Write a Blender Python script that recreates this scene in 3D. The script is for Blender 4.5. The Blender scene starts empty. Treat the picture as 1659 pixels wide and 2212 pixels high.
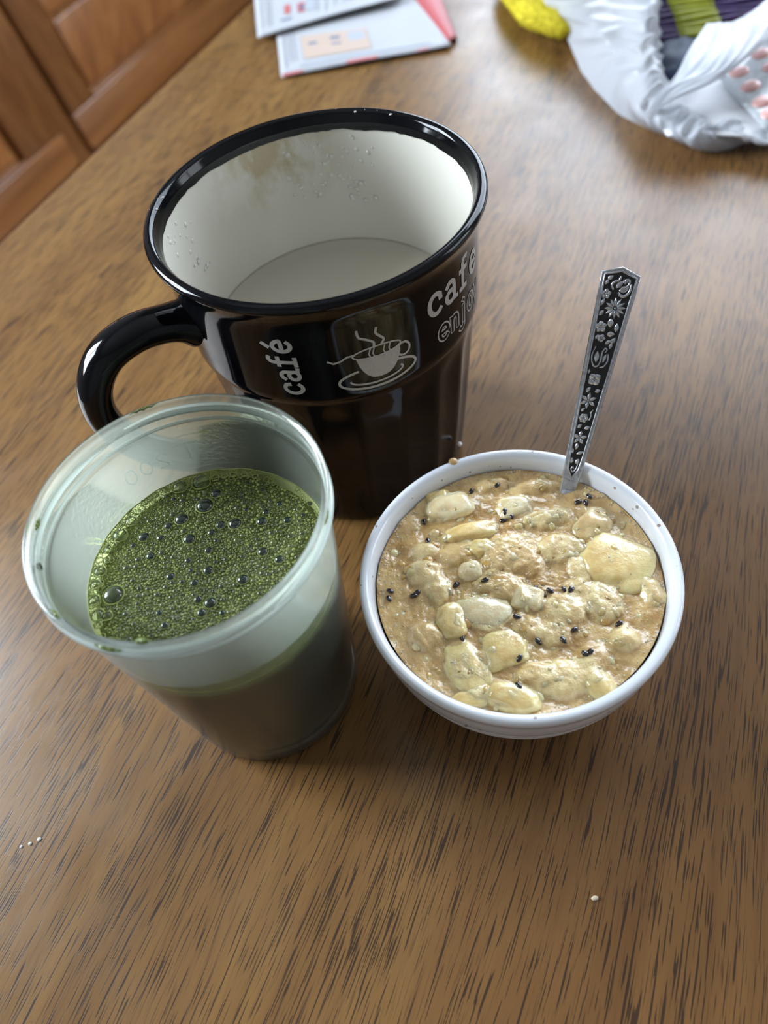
import bpy, bmesh, math, random
from mathutils import Vector, Matrix, noise
from math import sin, cos, pi, radians, sqrt, atan2

random.seed(7)
scene = bpy.context.scene
COL = scene.collection

# ------------------------------------------------------------------ camera
cam_d = bpy.data.cameras.new('camera')
cam = bpy.data.objects.new('camera', cam_d); COL.objects.link(cam)
RT = Vector((0.9792, -0.1625, -0.1213)); UP = Vector((0.2028, 0.7846, 0.5859)); FW = Vector((0, 0.5983, -0.8013))
M = Matrix((RT, UP, -FW)).transposed().to_4x4(); M.translation = (0, 0, 0.2539)
cam.matrix_world = M
cam_d.sensor_fit = 'VERTICAL'; cam_d.sensor_height = 36.0
cam_d.lens = 1651 / 2212 * 36.0
cam_d.clip_start = 0.01
cam_d.dof.use_dof = True; cam_d.dof.focus_distance = 0.238; cam_d.dof.aperture_fstop = 9.0
scene.camera = cam

# ------------------------------------------------------------------ world, window light, exposure
scene.view_settings.view_transform = 'Standard'; scene.view_settings.look = 'None'
scene.view_settings.gamma = 1.0; scene.view_settings.use_curve_mapping = False
scene.view_settings.exposure = 0.62
w = bpy.data.worlds.new('World'); scene.world = w; w.use_nodes = True
w.node_tree.nodes['Background'].inputs[0].default_value = (0.55, 0.68, 0.9, 1)
w.node_tree.nodes['Background'].inputs[1].default_value = 0.3
# the room is square with the table: A runs along the table's left edge, V points into the table
E0 = Vector((-0.2007, 0.4598, 0)); AX = Vector((0.5145, 0.8575, 0)); VX = Vector((0.8575, -0.5145, 0)); ZX = Vector((0, 0, 1))
def RM(u, v, z=0.0): return E0 + AX * u + VX * v + ZX * z
def window_light(name, c, normal, sx, sz, power, col):
    l = bpy.data.lights.new(name, 'AREA'); l.shape = 'RECTANGLE'; l.size = sx; l.size_y = sz
    l.energy = power; l.color = col
    o = bpy.data.objects.new(name, l); COL.objects.link(o)
    n = normal.normalized(); x = ZX.cross(n)
    m = Matrix((x, ZX, n)).transposed().to_4x4()      # lamp shines along -z
    m.translation = c; o.matrix_world = m
window_light('daylight_back_window', RM(2.23, 0.65, 1.25), AX, 2.4, 1.9, 80, (0.75, 0.86, 1.0))
window_light('daylight_left_window', RM(-0.45, -1.53, 0.88), -VX, 0.95, 1.2, 84, (0.80, 0.90, 1.0))
window_light('added_fill_right', RM(1.2, 2.48, 0.85), VX, 1.1, 1.2, 13, (0.90, 0.95, 1.0))  # added fill to brighten the cabinet front, no known window on this side

# ------------------------------------------------------------------ helpers
def prop(o, label=None, cat=None, group=None, kind=None):
    if label: o['label'] = label
    if cat: o['category'] = cat
    if group: o['group'] = group
    if kind: o['kind'] = kind
    return o
def empty(name, loc=(0, 0, 0), label=None, cat=None, group=None, parent=None):
    o = bpy.data.objects.new(name, None); COL.objects.link(o); o.location = loc; o.empty_display_size = 0.01
    if parent: o.parent = parent
    return prop(o, label, cat, group)
class MB:
    def __init__(s): s.v = []; s.f = []
    def add(s, verts, faces):
        b = len(s.v); s.v += [tuple(p) for p in verts]; s.f += [tuple(i + b for i in f) for f in faces]; return s
    def box(s, o, ax, ay, az):
        o, ax, ay, az = Vector(o), Vector(ax), Vector(ay), Vector(az)
        p = [o, o + ax, o + ax + ay, o + ay]; p += [q + az for q in p]
        return s.add(p, [(3, 2, 1, 0), (4, 5, 6, 7), (0, 1, 5, 4), (1, 2, 6, 5), (2, 3, 7, 6), (3, 0, 4, 7)])
    def lathe(s, prof, n=96, fun=None, close=False):
        b = len(s.v); k = len(prof)
        for j in range(n):
            a = 2 * pi * j / n
            for i, (r, z) in enumerate(prof):
                if fun: r, z = fun(a, r, z, i)
                s.v.append((r * sin(a), -r * cos(a), z))
        for j in range(n):
            j2 = (j + 1) % n
            for i in range(k if close else k - 1):
                i2 = (i + 1) % k
                s.f.append((b + j * k + i, b + j2 * k + i, b + j2 * k + i2, b + j * k + i2))
        return s
    def tube(s, path, rad, n=10, closed=False, flat=1.0, side=None, caps=True):
        # rad: number or list; flat squeezes the section along the second axis
        P = [Vector(p) for p in path]; m = len(P); b = len(s.v)
        side = Vector(side) if side else None; prev = None
        for i in range(m):
            t = (P[(i + 1) % m] - P[i - 1]) if closed else (P[min(i + 1, m - 1)] - P[max(i - 1, 0)])
            t = t.normalized() if t.length > 1e-12 else Vector((0, 0, 1))
            ref = side if side else (prev if prev else (Vector((0, 0, 1)) if abs(t.z) < .9 else Vector((1, 0, 0))))
            x = ref - t * ref.dot(t); x = x.normalized() if x.length > 1e-9 else t.orthogonal().normalized()
            prev = x; y = t.cross(x); r = rad[i] if isinstance(rad, (list, tuple)) else rad
            for j in range(n):
                a = 2 * pi * j / n; s.v.append(tuple(P[i] + x * r * cos(a) + y * r * flat * sin(a)))
        for i in range(m if closed else m - 1):
            i2 = (i + 1) % m
            for j in range(n):
                j2 = (j + 1) % n; s.f.append((b + i * n + j, b + i * n + j2, b + i2 * n + j2, b + i2 * n + j))
        if caps and not closed:
            s.f.append(tuple(b + j for j in range(n))[::-1]); s.f.append(tuple(b + (m - 1) * n + j for j in range(n)))
        return s
    def grid(s, fn, nu, nv):
        b = len(s.v)
        for i in range(nu + 1):
            for j in range(nv + 1): s.v.append(tuple(fn(i / nu, j / nv)))
        for i in range(nu):
            for j in range(nv):
                a = b + i * (nv + 1) + j; s.f.append((a, a + nv + 1, a + nv + 2, a + 1))
        return s
    def dome(s, c, r, h=1.0, seg=10, rings=4, low=0.0):
        # cap of a sphere standing on z = c.z, squashed by h
        b = len(s.v); c = Vector(c)
        for i in range(rings):
            t = low + (pi / 2 - low) * i / rings
            for j in range(seg):
                a = 2 * pi * j / seg; s.v.append((c.x + r * cos(t) * cos(a), c.y + r * cos(t) * sin(a), c.z + r * h * sin(t)))
        s.v.append((c.x, c.y, c.z + r * h))
        for i in range(rings - 1):
            for j in range(seg):
                j2 = (j + 1) % seg; s.f.append((b + i * seg + j, b + i * seg + j2, b + (i + 1) * seg + j2, b + (i + 1) * seg + j))
        t = b + rings * seg
        for j in range(seg): s.f.append((b + (rings - 1) * seg + j, b + (rings - 1) * seg + (j + 1) % seg, t))
        return s
    def build(s, name, mat, parent=None, smooth=True, sharp=None, scale=1.0):
        me = bpy.data.meshes.new(name)
        me.from_pydata([(p[0] * scale, p[1] * scale, p[2] * scale) for p in s.v] if scale != 1 else s.v, [], s.f)
        me.materials.append(mat); me.update()
        if smooth:
            me.polygons.foreach_set('use_smooth', [True] * len(me.polygons))
            if sharp: me.set_sharp_from_angle(angle=radians(sharp))
        o = bpy.data.objects.new(name, me); COL.objects.link(o)
        if parent: o.parent = parent
        return o
def fixn(o):
    bm = bmesh.new(); bm.from_mesh(o.data); bmesh.ops.recalc_face_normals(bm, faces=bm.faces); bm.to_mesh(o.data); bm.free(); return o
def bevel(o, wd, seg=2, ang=35):
    m = o.modifiers.new('bevel', 'BEVEL'); m.width = wd; m.segments = seg; m.limit_method = 'ANGLE'; m.angle_limit = radians(ang); return o
def dupe(o, parent=None):
    c = o.copy(); COL.objects.link(c); c.parent = parent; return c
def catmull(pts, n):
    P = [Vector(p) for p in pts]; out = []; m = len(P)
    for k in range(n + 1):
        t = k / n * (m - 1); i = min(int(t), m - 2); f = t - i
        p0, p1, p2, p3 = P[max(i - 1, 0)], P[i], P[i + 1], P[min(i + 2, m - 1)]
        out.append(0.5 * (2 * p1 + (p2 - p0) * f + (2 * p0 - 5 * p1 + 4 * p2 - p3) * f * f + (3 * p1 - p0 - 3 * p2 + p3) * f ** 3))
    return out
def patch(rows, nu, nv):
    R1 = [catmull(r, nv) for r in rows]
    return [list(c) for c in zip(*[catmull([r[j] for r in R1], nu) for j in range(nv + 1)])]   # [u][v]

# ---- materials
def newmat(name):
    m = bpy.data.materials.new(name); m.use_nodes = True; nt = m.node_tree
    return m, nt, nt.nodes['Principled BSDF']
def N(nt, typ, **kw):
    n = nt.nodes.new(typ)
    for k, v in kw.items():
        if k.startswith('i_'): n.inputs[int(k[2:]) if k[2:].isdigit() else k[2:]].default_value = v
        else: setattr(n, k, v)
    return n
def ramp(nt, fac, stops, interp='LINEAR'):
    r = nt.nodes.new('ShaderNodeValToRGB'); r.color_ramp.interpolation = interp; e = r.color_ramp.elements
    while len(e) < len(stops): e.new(0.5)
    for k, (p, c) in enumerate(stops):
        e[k].position = p; e[k].color = (c, c, c, 1) if isinstance(c, (int, float)) else (*c, 1)
    nt.links.new(fac, r.inputs[0]); return r.outputs[0]
def mixc(nt, fac, a, b, mode='MIX'):
    m = nt.nodes.new('ShaderNodeMix'); m.data_type = 'RGBA'; m.blend_type = mode
    for s, v in ((m.inputs[0], fac), (m.inputs[6], a), (m.inputs[7], b)):
        if hasattr(v, 'is_output') or isinstance(v, bpy.types.NodeSocket): nt.links.new(v, s)
        elif isinstance(v, (int, float)): s.default_value = v
        else: s.default_value = (*v, 1)
    return m.outputs[2]
def coords(nt, scale=(1, 1, 1), rot=(0, 0, 0), loc=(0, 0, 0), src=None):
    if src is None: src = nt.nodes.new('ShaderNodeTexCoord').outputs['Object']
    mp = nt.nodes.new('ShaderNodeMapping'); nt.links.new(src, mp.inputs[0])
    mp.inputs['Scale'].default_value = scale; mp.inputs['Rotation'].default_value = rot; mp.inputs['Location'].default_value = loc
    return mp.outputs[0]
def noiz(nt, vec, scale=1.0, detail=2.0, rough=0.5, dist=0.0):
    n = N(nt, 'ShaderNodeTexNoise'); n.inputs['Scale'].default_value = scale; n.inputs['Detail'].default_value = detail
    n.inputs['Roughness'].default_value = rough; n.inputs['Distortion'].default_value = dist
    nt.links.new(vec, n.inputs['Vector']); return n.outputs[0]
def bump(nt, b, h, strength=0.3, dist=0.001):
    n = N(nt, 'ShaderNodeBump'); n.inputs['Strength'].default_value = strength; n.inputs['Distance'].default_value = dist
    nt.links.new(h, n.inputs['Height']); nt.links.new(n.outputs[0], b.inputs['Normal'])
def math_(nt, op, a, b=0.5, clamp=False):
    n = N(nt, 'ShaderNodeMath', operation=op); n.use_clamp = clamp
    for s, v in ((n.inputs[0], a), (n.inputs[1], b)):
        if isinstance(v, (int, float)): s.default_value = v
        else: nt.links.new(v, s)
    return n.outputs[0]
def simple(name, col, rough=0.5, spec=0.5, metal=0.0, coat=0.0, sss=0.0, sssr=(1, .6, .4), ssss=0.003, var=0.0, vscale=200, bstr=0.0, trans=0.0):
    m, nt, b = newmat(name)
    b.inputs['Base Color'].default_value = (*col, 1); b.inputs['Roughness'].default_value = rough
    b.inputs['Specular IOR Level'].default_value = spec; b.inputs['Metallic'].default_value = metal
    b.inputs['Coat Weight'].default_value = coat; b.inputs['Coat Roughness'].default_value = 0.05
    b.inputs['Transmission Weight'].default_value = trans
    if sss:
        b.inputs['Subsurface Weight'].default_value = sss; b.inputs['Subsurface Radius'].default_value = sssr; b.inputs['Subsurface Scale'].default_value = ssss
    v = coords(nt)
    if var or bstr:
        n = noiz(nt, v, vscale, 3)
        if var:
            lo = tuple(c * (1 - var) for c in col); hi = tuple(min(1, c * (1 + var)) for c in col)
            nt.links.new(ramp(nt, n, [(0.3, lo), (0.7, hi)]), b.inputs['Base Color'])
        if bstr: bump(nt, b, n, bstr, 0.0006)
    return m

# ------------------------------------------------------------------ wood
def wood_table():
    m, nt, b = newmat('table_wood')
    oc = nt.nodes.new('ShaderNodeTexCoord').outputs['Object']
    wob = noiz(nt, coords(nt, (3.0, 9.0, 1), src=oc), 1.0, 2)
    off = N(nt, 'ShaderNodeCombineXYZ'); nt.links.new(math_(nt, 'MULTIPLY', math_(nt, 'SUBTRACT', wob, 0.5), 0.035), off.inputs[1])
    vec = N(nt, 'ShaderNodeVectorMath', operation='ADD'); nt.links.new(oc, vec.inputs[0]); nt.links.new(off.outputs[0], vec.inputs[1])
    v = vec.outputs[0]
    n1 = noiz(nt, coords(nt, (3.0, 26, 1), src=v), 1, 4, .55)                    # broad figure along the grain
    n2 = noiz(nt, coords(nt, (10, 160, 1), src=v), 1, 3, .6)                    # fine stripes
    base = ramp(nt, n1, [(0.25, (0.125, 0.056, 0.0155)), (0.5, (0.192, 0.094, 0.027)), (0.75, (0.262, 0.142, 0.042))])
    base = mixc(nt, 0.28, base, ramp(nt, n2, [(0.3, (0.095, 0.043, 0.013)), (0.7, (0.26, 0.140, 0.044))]))
    # boards: slow hue shift across the grain, redder ones beside olive ones
    sep = N(nt, 'ShaderNodeSeparateXYZ'); nt.links.new(v, sep.inputs[0])
    brd = N(nt, 'ShaderNodeTexWhiteNoise', noise_dimensions='1D'); nt.links.new(math_(nt, 'FLOOR', math_(nt, 'DIVIDE', sep.outputs[1], 0.118)), brd.inputs['W'])
    base = mixc(nt, math_(nt, 'MULTIPLY', brd.outputs[0], 0.45), base, (0.150, 0.060, 0.026))
    # open pores: short dark dashes
    den = noiz(nt, coords(nt, (7, 34, 1), src=v), 1, 2)
    dn = math_(nt, 'MULTIPLY', math_(nt, 'SUBTRACT', den, 0.5), 0.22)
    pore = None
    for sc, lo in (((58, 1700, 1), (2.3, 5.1, 0)), ((46, 1350, 1), (9.7, 1.3, 0)), ((74, 2100, 1), (4.1, 8.8, 0))):
        p_ = ramp(nt, math_(nt, 'ADD', noiz(nt, coords(nt, sc, loc=lo, src=v), 1, 0.0), dn), [(0.682, 0.0), (0.725, 1.0)])
        pore = p_ if pore is None else math_(nt, 'MAXIMUM', pore, p_)
    base = mixc(nt, math_(nt, 'MULTIPLY', pore, 0.84), base, (0.020, 0.011, 0.007))
    pn2 = noiz(nt, coords(nt, (90, 2200, 1), loc=(3, 7, 0), src=v), 1, 1)
    base = mixc(nt, ramp(nt, pn2, [(0.60, 0.0), (0.72, 0.45)]), base, (0.045, 0.022, 0.011))
    nt.links.new(base, b.inputs['Base Color'])
    rg = noiz(nt, coords(nt, (30, 30, 1), src=oc), 1, 4)
    nt.links.new(ramp(nt, rg, [(0.3, 0.26), (0.7, 0.36)]), b.inputs['Roughness'])
    b.inputs['Specular IOR Level'].default_value = 0.38
    b.inputs['Coat Weight'].default_value = 0.0; b.inputs['Coat Roughness'].default_value = 0.2
    hgt = math_(nt, 'SUBTRACT', math_(nt, 'MULTIPLY', rg, 0.12), pore)
    bump(nt, b, hgt, 0.10, 0.0002)
    return m
def wood_cabinet(name, rot, tone=1.0):
    m, nt, b = newmat(name)
    v = coords(nt, (1, 1, 1), rot=rot)
    n1 = noiz(nt, coords(nt, (1.6, 14, 14), src=v), 1, 4, .55, 0.8)
    n2 = noiz(nt, coords(nt, (4, 90, 90), src=v), 1, 3, .6)
    c = ramp(nt, n1, [(0.28, (0.135 * tone, 0.045 * tone, 0.012 * tone)), (0.5, (0.27 * tone, 0.105 * tone, 0.03 * tone)), (0.72, (0.42 * tone, 0.19 * tone, 0.06 * tone))])
    c = mixc(nt, 0.3, c, ramp(nt, n2, [(0.35, (0.15 * tone, 0.05 * tone, 0.013 * tone)), (0.7, (0.36 * tone, 0.15 * tone, 0.045 * tone))]))
    nt.links.new(c, b.inputs['Base Color']); b.inputs['Roughness'].default_value = 0.28
    b.inputs['Coat Weight'].default_value = 0.3; b.inputs['Coat Roughness'].default_value = 0.12
    return m
M_TABLE = wood_table()
M_CAB_H = wood_cabinet('cabinet_wood_along', (0, 0, 0), 1.15)
M_CAB_V = wood_cabinet('cabinet_wood_upright', (0, radians(90), 0), 0.8)
M_CAB_P = wood_cabinet('cabinet_wood_panel', (0, radians(62), 0), 1.3)

# ------------------------------------------------------------------ the room
M_WALL = simple('wall_paint', (0.26, 0.25, 0.235), 0.8, var=0.06, vscale=4)
M_CEIL = simple('ceiling_paint', (0.26, 0.255, 0.245), 0.85, var=0.04, vscale=4)
M_FLOOR = wood_cabinet('floor_boards', (0, 0, 0), 0.7)
M_FRAME = simple('window_frame_paint', (0.75, 0.75, 0.73), 0.4, var=0.03, vscale=30)
U0, U1, V0, V1, Z0, Z1 = -2.6, 2.15, -1.46, 2.4, -0.75, 2.3
def rbox(mb, u0, u1, v0, v1, z0, z1): return mb.box(RM(u0, v0, z0), AX * (u1 - u0), VX * (v1 - v0), ZX * (z1 - z0))
def struct(o): fixn(o); o['kind'] = 'structure'; return o
struct(rbox(MB(), U0, U1, V0, V1, Z0 - .1, Z0).build('floor', M_FLOOR, smooth=False))
struct(rbox(MB(), U0, U1, V0, V1, Z1, Z1 + .1).build('ceiling', M_CEIL, smooth=False))
def wall(name, axis, at0, at1, s0, s1, win, wname):
    mb = MB()
    def seg(a0, a1, z0, z1):
        rbox(mb, at0, at1, a0, a1, z0, z1) if axis == 'u' else rbox(mb, a0, a1, at0, at1, z0, z1)
    if win:
        a, c, lo, hi = win
        seg(s0, a, Z0, Z1); seg(c, s1, Z0, Z1); seg(a, c, Z0, lo); seg(a, c, hi, Z1)
    else: seg(s0, s1, Z0, Z1)
    struct(mb.build(name, M_WALL, smooth=False))
    if win:
        fr = MB(); t = 0.05; mid = (a + c) / 2
        k0, k1 = (at0, at0 + .05) if abs(at0) < abs(at1) else (at1 - .05, at1)
        def bar(a0, a1, z0, z1): rbox(fr, k0, k1, a0, a1, z0, z1) if axis == 'u' else rbox(fr, a0, a1, k0, k1, z0, z1)
        bar(a, a + t, lo, hi); bar(c - t, c, lo, hi); bar(mid - t / 2, mid + t / 2, lo + t, hi - t); bar(a + t, c - t, lo, lo + t); bar(a + t, c - t, hi - t, hi)
        struct(fr.build(wname, M_FRAME, smooth=False))
wall('wall_back', 'u', U1, U1 + .1, V0, V1, (-0.60, 1.90, 0.25, 2.22), 'window_1')
wall('wall_left', 'v', V0 - .1, V0, U0, U1, (-0.97, 0.07, 0.25, 1.5), 'window_2')
wall('wall_right', 'v', V1, V1 + .1, U0, U1, (0.6, 1.8, 0.25, 1.45), 'added_window_3')  # opening and frame made up to go with the added cabinet fill
wall('wall_front', 'u', U0 - .1, U0, V0, V1, None, None)

# ------------------------------------------------------------------ dining table
tab = empty('dining_table', RM(0, 0, Z0), 'brown wooden dining table with streaky open grain under everything', 'table')
tab.rotation_euler = (0, 0, atan2(AX.y, AX.x))
top = MB().box((-0.75, -0.95, 0.722), (1.72, 0, 0), (0, 0.95, 0), (0, 0, 0.028)).build('tabletop', M_TABLE, tab)
bevel(top, 0.006, 4)
for x, y in ((-0.68, -0.07), (0.90, -0.07), (-0.68, -0.88), (0.90, -0.88)):
    lg = MB().box((x - .035, y - .035, 0.0), (.07, 0, 0), (0, .07, 0), (0, 0, .722)).build('leg', M_CAB_V, tab, smooth=False); bevel(lg, .006)
for a, bx, by in (((-0.645, -0.08, .64), (1.51, 0, 0), (0, .022, 0)), ((-0.645, -0.89, .64), (1.51, 0, 0), (0, .022, 0))):
    MB().box(a, bx, by, (0, 0, .082)).build('apron', M_CAB_H, tab, smooth=False)

# ------------------------------------------------------------------ panelled cabinet past the table's left edge
cab = empty('panelled_cabinet', RM(1.04, -0.99, Z0), 'glossy orange-brown wooden cabinet with panelled doors beyond the table edge', 'cabinet')
cab.rotation_euler = (0, 0, atan2(AX.y, AX.x))
LE = radians(12)
def F(a, d, n): return Vector((a, d * sin(LE) - n * cos(LE), 0.15 + d * cos(LE) + n * sin(LE)))
def fbox(a0, a1, d0, d1, n0, n1): return MB().box(F(a0, d0, n0), F(a1, d0, n0) - F(a0, d0, n0), F(a0, d1, n0) - F(a0, d0, n0), F(a0, d0, n1) - F(a0, d0, n0))
bl, bt = -0.15 / cos(LE), 0.95
pr = [F(0, bl, -.004), F(0, bt, -.004)]; pr = [pr[0], pr[1], Vector((0, .44, pr[1].z)), Vector((0, .44, 0))]
cb = MB().add([p + Vector((x, 0, 0)) for x in (-.66, .88) for p in pr], [(0, 1, 2, 3), (7, 6, 5, 4), (0, 4, 5, 1), (1, 5, 6, 2), (2, 6, 7, 3), (3, 7, 4, 0)]).build('body', M_CAB_V, cab, smooth=False)
fixn(cb)
fixn(bevel(fbox(-.050, -.0045, bl, .93, -.004, .012).build('face_frame', M_CAB_V, cab), .004))
def cab_door(a0, a1, d0, rail, st_l, st_r, panels, dtop):
    d = fbox(a0, a1, d0 + .02, dtop, -.003, .004).build('door', M_CAB_P, cab, smooth=False); fixn(d)
    # bottom rail with a rounded lower corner, running the full width
    R_ = .016; pts = [(a0, rail)] + [(a0 + R_ - R_ * cos(t * pi / 12), d0 + R_ - R_ * sin(t * pi / 12)) for t in range(7)]
    pts += [(a1 - R_ + R_ * sin(t * pi / 12), d0 + R_ - R_ * cos(t * pi / 12)) for t in range(7)] + [(a1, rail)]
    k = len(pts); mb = MB().add([F(a, dd, n) for n in (.0, .022) for a, dd in pts],
        [tuple(range(k))[::-1], tuple(range(k, 2 * k))] + [(i, (i + 1) % k, k + (i + 1) % k, k + i) for i in range(k)])
    fixn(bevel(mb.build('rail', M_CAB_H, d), .004))
    fixn(bevel(fbox(a0, st_l, rail + .0005, dtop, 0, .021).build('stile', M_CAB_V, d), .004))
    fixn(bevel(fbox(st_r, a1, rail + .0005, dtop, 0, .021).build('stile', M_CAB_V, d), .004))
    lo = rail
    for hi, nxt in panels:
        fixn(bevel(fbox(st_l + .014, st_r - .014, lo + .016, hi - .014, .003, .011).build('panel', M_CAB_P, d), .006, 3))
        fixn(bevel(fbox(st_l, st_r, hi, nxt, 0, .021).build('rail', M_CAB_H, d), .004))
        fixn(bevel(fbox(st_l, st_r, lo, lo + .007, .003, .024).build('moulding', M_CAB_H, d), .003, 3))
        lo = nxt
    return d
cab_door(0.0, .87, -.010, .074, .090, .78, [(.245, .30), (.85, .92)], .92)
cab_door(-.64, -.0535, -.012, .064, -.55, -.178, [(.80, .92)], .92)

# ------------------------------------------------------------------ black mug
M_BLACK = simple('black_glaze', (0.003, 0.003, 0.004), 0.08, 0.27)
M_GREY = simple('etched_pale_grey', (0.40, 0.38, 0.36), 0.55, var=0.08, vscale=900)
def mug_inner():
    m, nt, b = newmat('cream_glaze')
    oc = nt.nodes.new('ShaderNodeTexCoord').outputs['Object']
    sep = N(nt, 'ShaderNodeSeparateXYZ'); nt.links.new(oc, sep.inputs[0])
    n = noiz(nt, coords(nt, (70, 70, 45), src=oc), 1, 5, .65)
    hi = ramp(nt, sep.outputs[2], [(0.088, 0.0), (0.106, 1.0)])                       # coffee tide mark near the lip
    dx = math_(nt, 'ADD', sep.outputs[0], 0.012); far = ramp(nt, math_(nt, 'ABSOLUTE', dx), [(0.008, 1.0), (0.030, 0.0)])
    back = ramp(nt, sep.outputs[1], [(0.0, 0.0), (0.02, 1.0)])
    st = math_(nt, 'MULTIPLY', math_(nt, 'MULTIPLY', hi, far), math_(nt, 'MULTIPLY', back, ramp(nt, n, [(0.42, 0.0), (0.58, 1.0)])))
    nt.links.new(mixc(nt, math_(nt, 'MULTIPLY', st, 0.95), (0.61, 0.59, 0.52), (0.42, 0.34, 0.20)), b.inputs['Base Color'])
    b.inputs['Roughness'].default_value = 0.16; b.inputs['Coat Weight'].default_value = 0.2
    return m
mug = empty('coffee_mug', (-0.0019, 0.2295, 0), 'large glossy black mug with cream inside and pale cafe lettering', 'mug')
def sm(t): t = max(0, min(1, t)); return t * t * (3 - 2 * t)
NF = 20
def flute(a, r, z, i):
    k = sm((z - 5) / 14) * (1 - sm((z - 66) / 11))
    if i < NFL: r -= 1.1 * k * abs(sin(a * NF / 2)) ** 1.0
    if i >= NRAG: z += 1.0 * noise.noise(Vector((sin(a) * 5, cos(a) * 5, 2))) + 0.5 * noise.noise(Vector((sin(a) * 26, cos(a) * 26, 5)))
    return r, z
prof = [(0, 1.2), (30, 1.2), (38, 1.0), (39.5, 0), (41.5, 0.2), (42.8, 1.6)] + [(42.9 + (50.6 - 42.9) * (z / 78.0) ** 0.92, z) for z in range(4, 79, 3)]
NFL = len(prof)
prof += [(50.9, 78.6), (51.6, 79.0), (52.0, 79.8), (52.05, 82), (52.2, 90), (52.4, 100), (52.6, 108), (52.9, 111.5), (53.6, 114)]
prof += [(53.9 + 1.9 * cos(t), 118.6 + 1.9 * sin(t)) for t in [radians(x) for x in range(-40, 181, 20)]]
prof += [(51.3, 117.6), (51.1, 116.4)]
NRAG = len(prof); prof += [(50.85, 114.6)]
fixn(MB().lathe(prof, 160, flute).build('body', M_BLACK, mug, sharp=50, scale=.001))
prof = [(0, 6.0), (34, 6.2), (38.5, 8), (40.2, 13), (41.6, 25), (44.0, 50), (46.3, 72), (48.6, 95), (50.5, 110), (51.6, 117.5)]
fixn(MB().lathe(prof, 128).build('interior', mug_inner(), mug, scale=.001))
HD = radians(-67); hx, hy = sin(HD), -cos(HD)
hp = catmull([(r * hx, r * hy, z) for r, z in ((51.3, 97), (57, 100), (69, 102.5), (81, 99.5), (89, 90), (91, 77), (86, 61), (75, 47), (61, 37.5), (47.2, 35))], 44)
hr = [7.4 + 2.6 * (1 - sm(i / 7)) + 1.6 * (1 - sm((44 - i) / 7)) for i in range(45)]
fixn(MB().tube(hp, hr, 20, flat=0.74, side=(-hy, hx, 0)).build('handle', M_BLACK, mug, scale=.001))

# lettering and emblem: flat strokes laid on the raised band
def on_band(s_, z, lift=0.12):
    r = 52.05 + max(0, z - 82) * 0.021 + lift; a = radians(s_); return (r * sin(a), -r * cos(a), z)
DEG = 0.909            # millimetres per degree on the band
def arc(cx, cy, rx, ry, a0, a1, n=14): return [(cx + rx * cos(radians(a0 + (a1 - a0) * i / n)), cy + ry * sin(radians(a0 + (a1 - a0) * i / n))) for i in range(n + 1)]
def ribbon(mb, pts, wd, place, lift=0.12):
    P = [Vector((p[0], p[1])) for p in pts]
    Q = [P[0]]
    for p in P[1:]:
        n_ = max(1, int((p - Q[-1]).length / 1.2)); q0 = Q[-1].copy()
        for k in range(1, n_ + 1): Q.append(q0 + (p - q0) * k / n_)
    P = Q; m = len(P); L = []; closed = (P[0] - P[-1]).length < 1e-6
    for i in range(m):
        if closed: t = P[(i + 1) % m if i < m - 1 else 1] - P[i - 1 if i > 0 else m - 2]
        else: t = P[min(i + 1, m - 1)] - P[max(i - 1, 0)]
        t = t.normalized(); nn = Vector((-t.y, t.x)) * wd / 2
        e = t * wd * 0.3 if not closed else Vector((0, 0))
        off = -e if i == 0 else (e if i == m - 1 else Vector((0, 0)))
        L.append((P[i] + nn + off, P[i] - nn + off))
    mb.add([place(*q, lift) for l in L for q in l], [(2 * i, 2 * i + 2, 2 * i + 3, 2 * i + 1) for i in range(m - 1)])
def fill(mb, cols, place, lift=0.12):
    mb.add([place(x, y, lift) for x, lo, hi in cols for y in (lo, (lo + hi) / 2, hi)],
           [(3 * i + j, 3 * i + 3 + j, 3 * i + 4 + j, 3 * i + 1 + j) for i in range(len(cols) - 1) for j in (0, 1)])
# glyph strokes, x height = 1
G = {
 'c': [arc(.48, .5, .40, .48, 48, 318), [(.75, .86), (.78, .66)]],
 'a': [[(.14, .80)] + arc(.42, .72, .27, .25, 150, 0, 8) + [(.69, .2), (.74, .04), (.92, .03)], arc(.40, .28, .30, .27, 75, 395, 14)],
 'f': [[(.36, .03), (.36, 1.12)] + arc(.62, 1.14, .26, .28, 180, 60, 8), [(.10, .03), (.66, .03)], [(.10, .92), (.72, .92)]],
 'e': [[(.12, .54), (.86, .54)] + arc(.49, .52, .38, .46, 2, 318, 18)],
 'n': [[(.12, .95), (.24, .95), (.24, .03)], [(.24, .62)] + arc(.52, .66, .27, .28, 160, 0, 8) + [(.79, .03)]],
 'j': [[(.5, .95), (.5, -.25)] + arc(.26, -.25, .24, .25, 0, -140, 8), [(.48, 1.28), (.53, 1.34)]],
 'o': [arc(.5, .5, .36, .46, 0, 360, 20)],
 'y': [[(.12, .95), (.5, .08)], [(.88, .95), (.42, -.2), (.28, -.42), (.1, -.42)]],
 "'": [[(.42, 1.22), (.66, 1.5)]]}
def word(txt, size, adv, sw, place, mb, lift=0.12):
    x = 0
    for ch in txt:
        if ch == "'": x -= adv
        for st in G[ch]: ribbon(mb, [(x + p[0] * size * .92, p[1] * size) for p in st], sw, place, lift)
        x += adv
mb = MB(); word("cafe'", 6.1, 5.9, 1.4, lambda x, y, l: on_band(-16.8 - y / DEG, 83.4 + x, l), mb); mb.build('lettering', M_GREY, mug, scale=.001)
mb = MB(); word('cafe', 7.6, 7.6, 1.75, lambda x, y, l: on_band(31.5 + x / DEG, 98.6 + y, l), mb); mb.build('lettering', M_GREY, mug, scale=.001)
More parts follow.
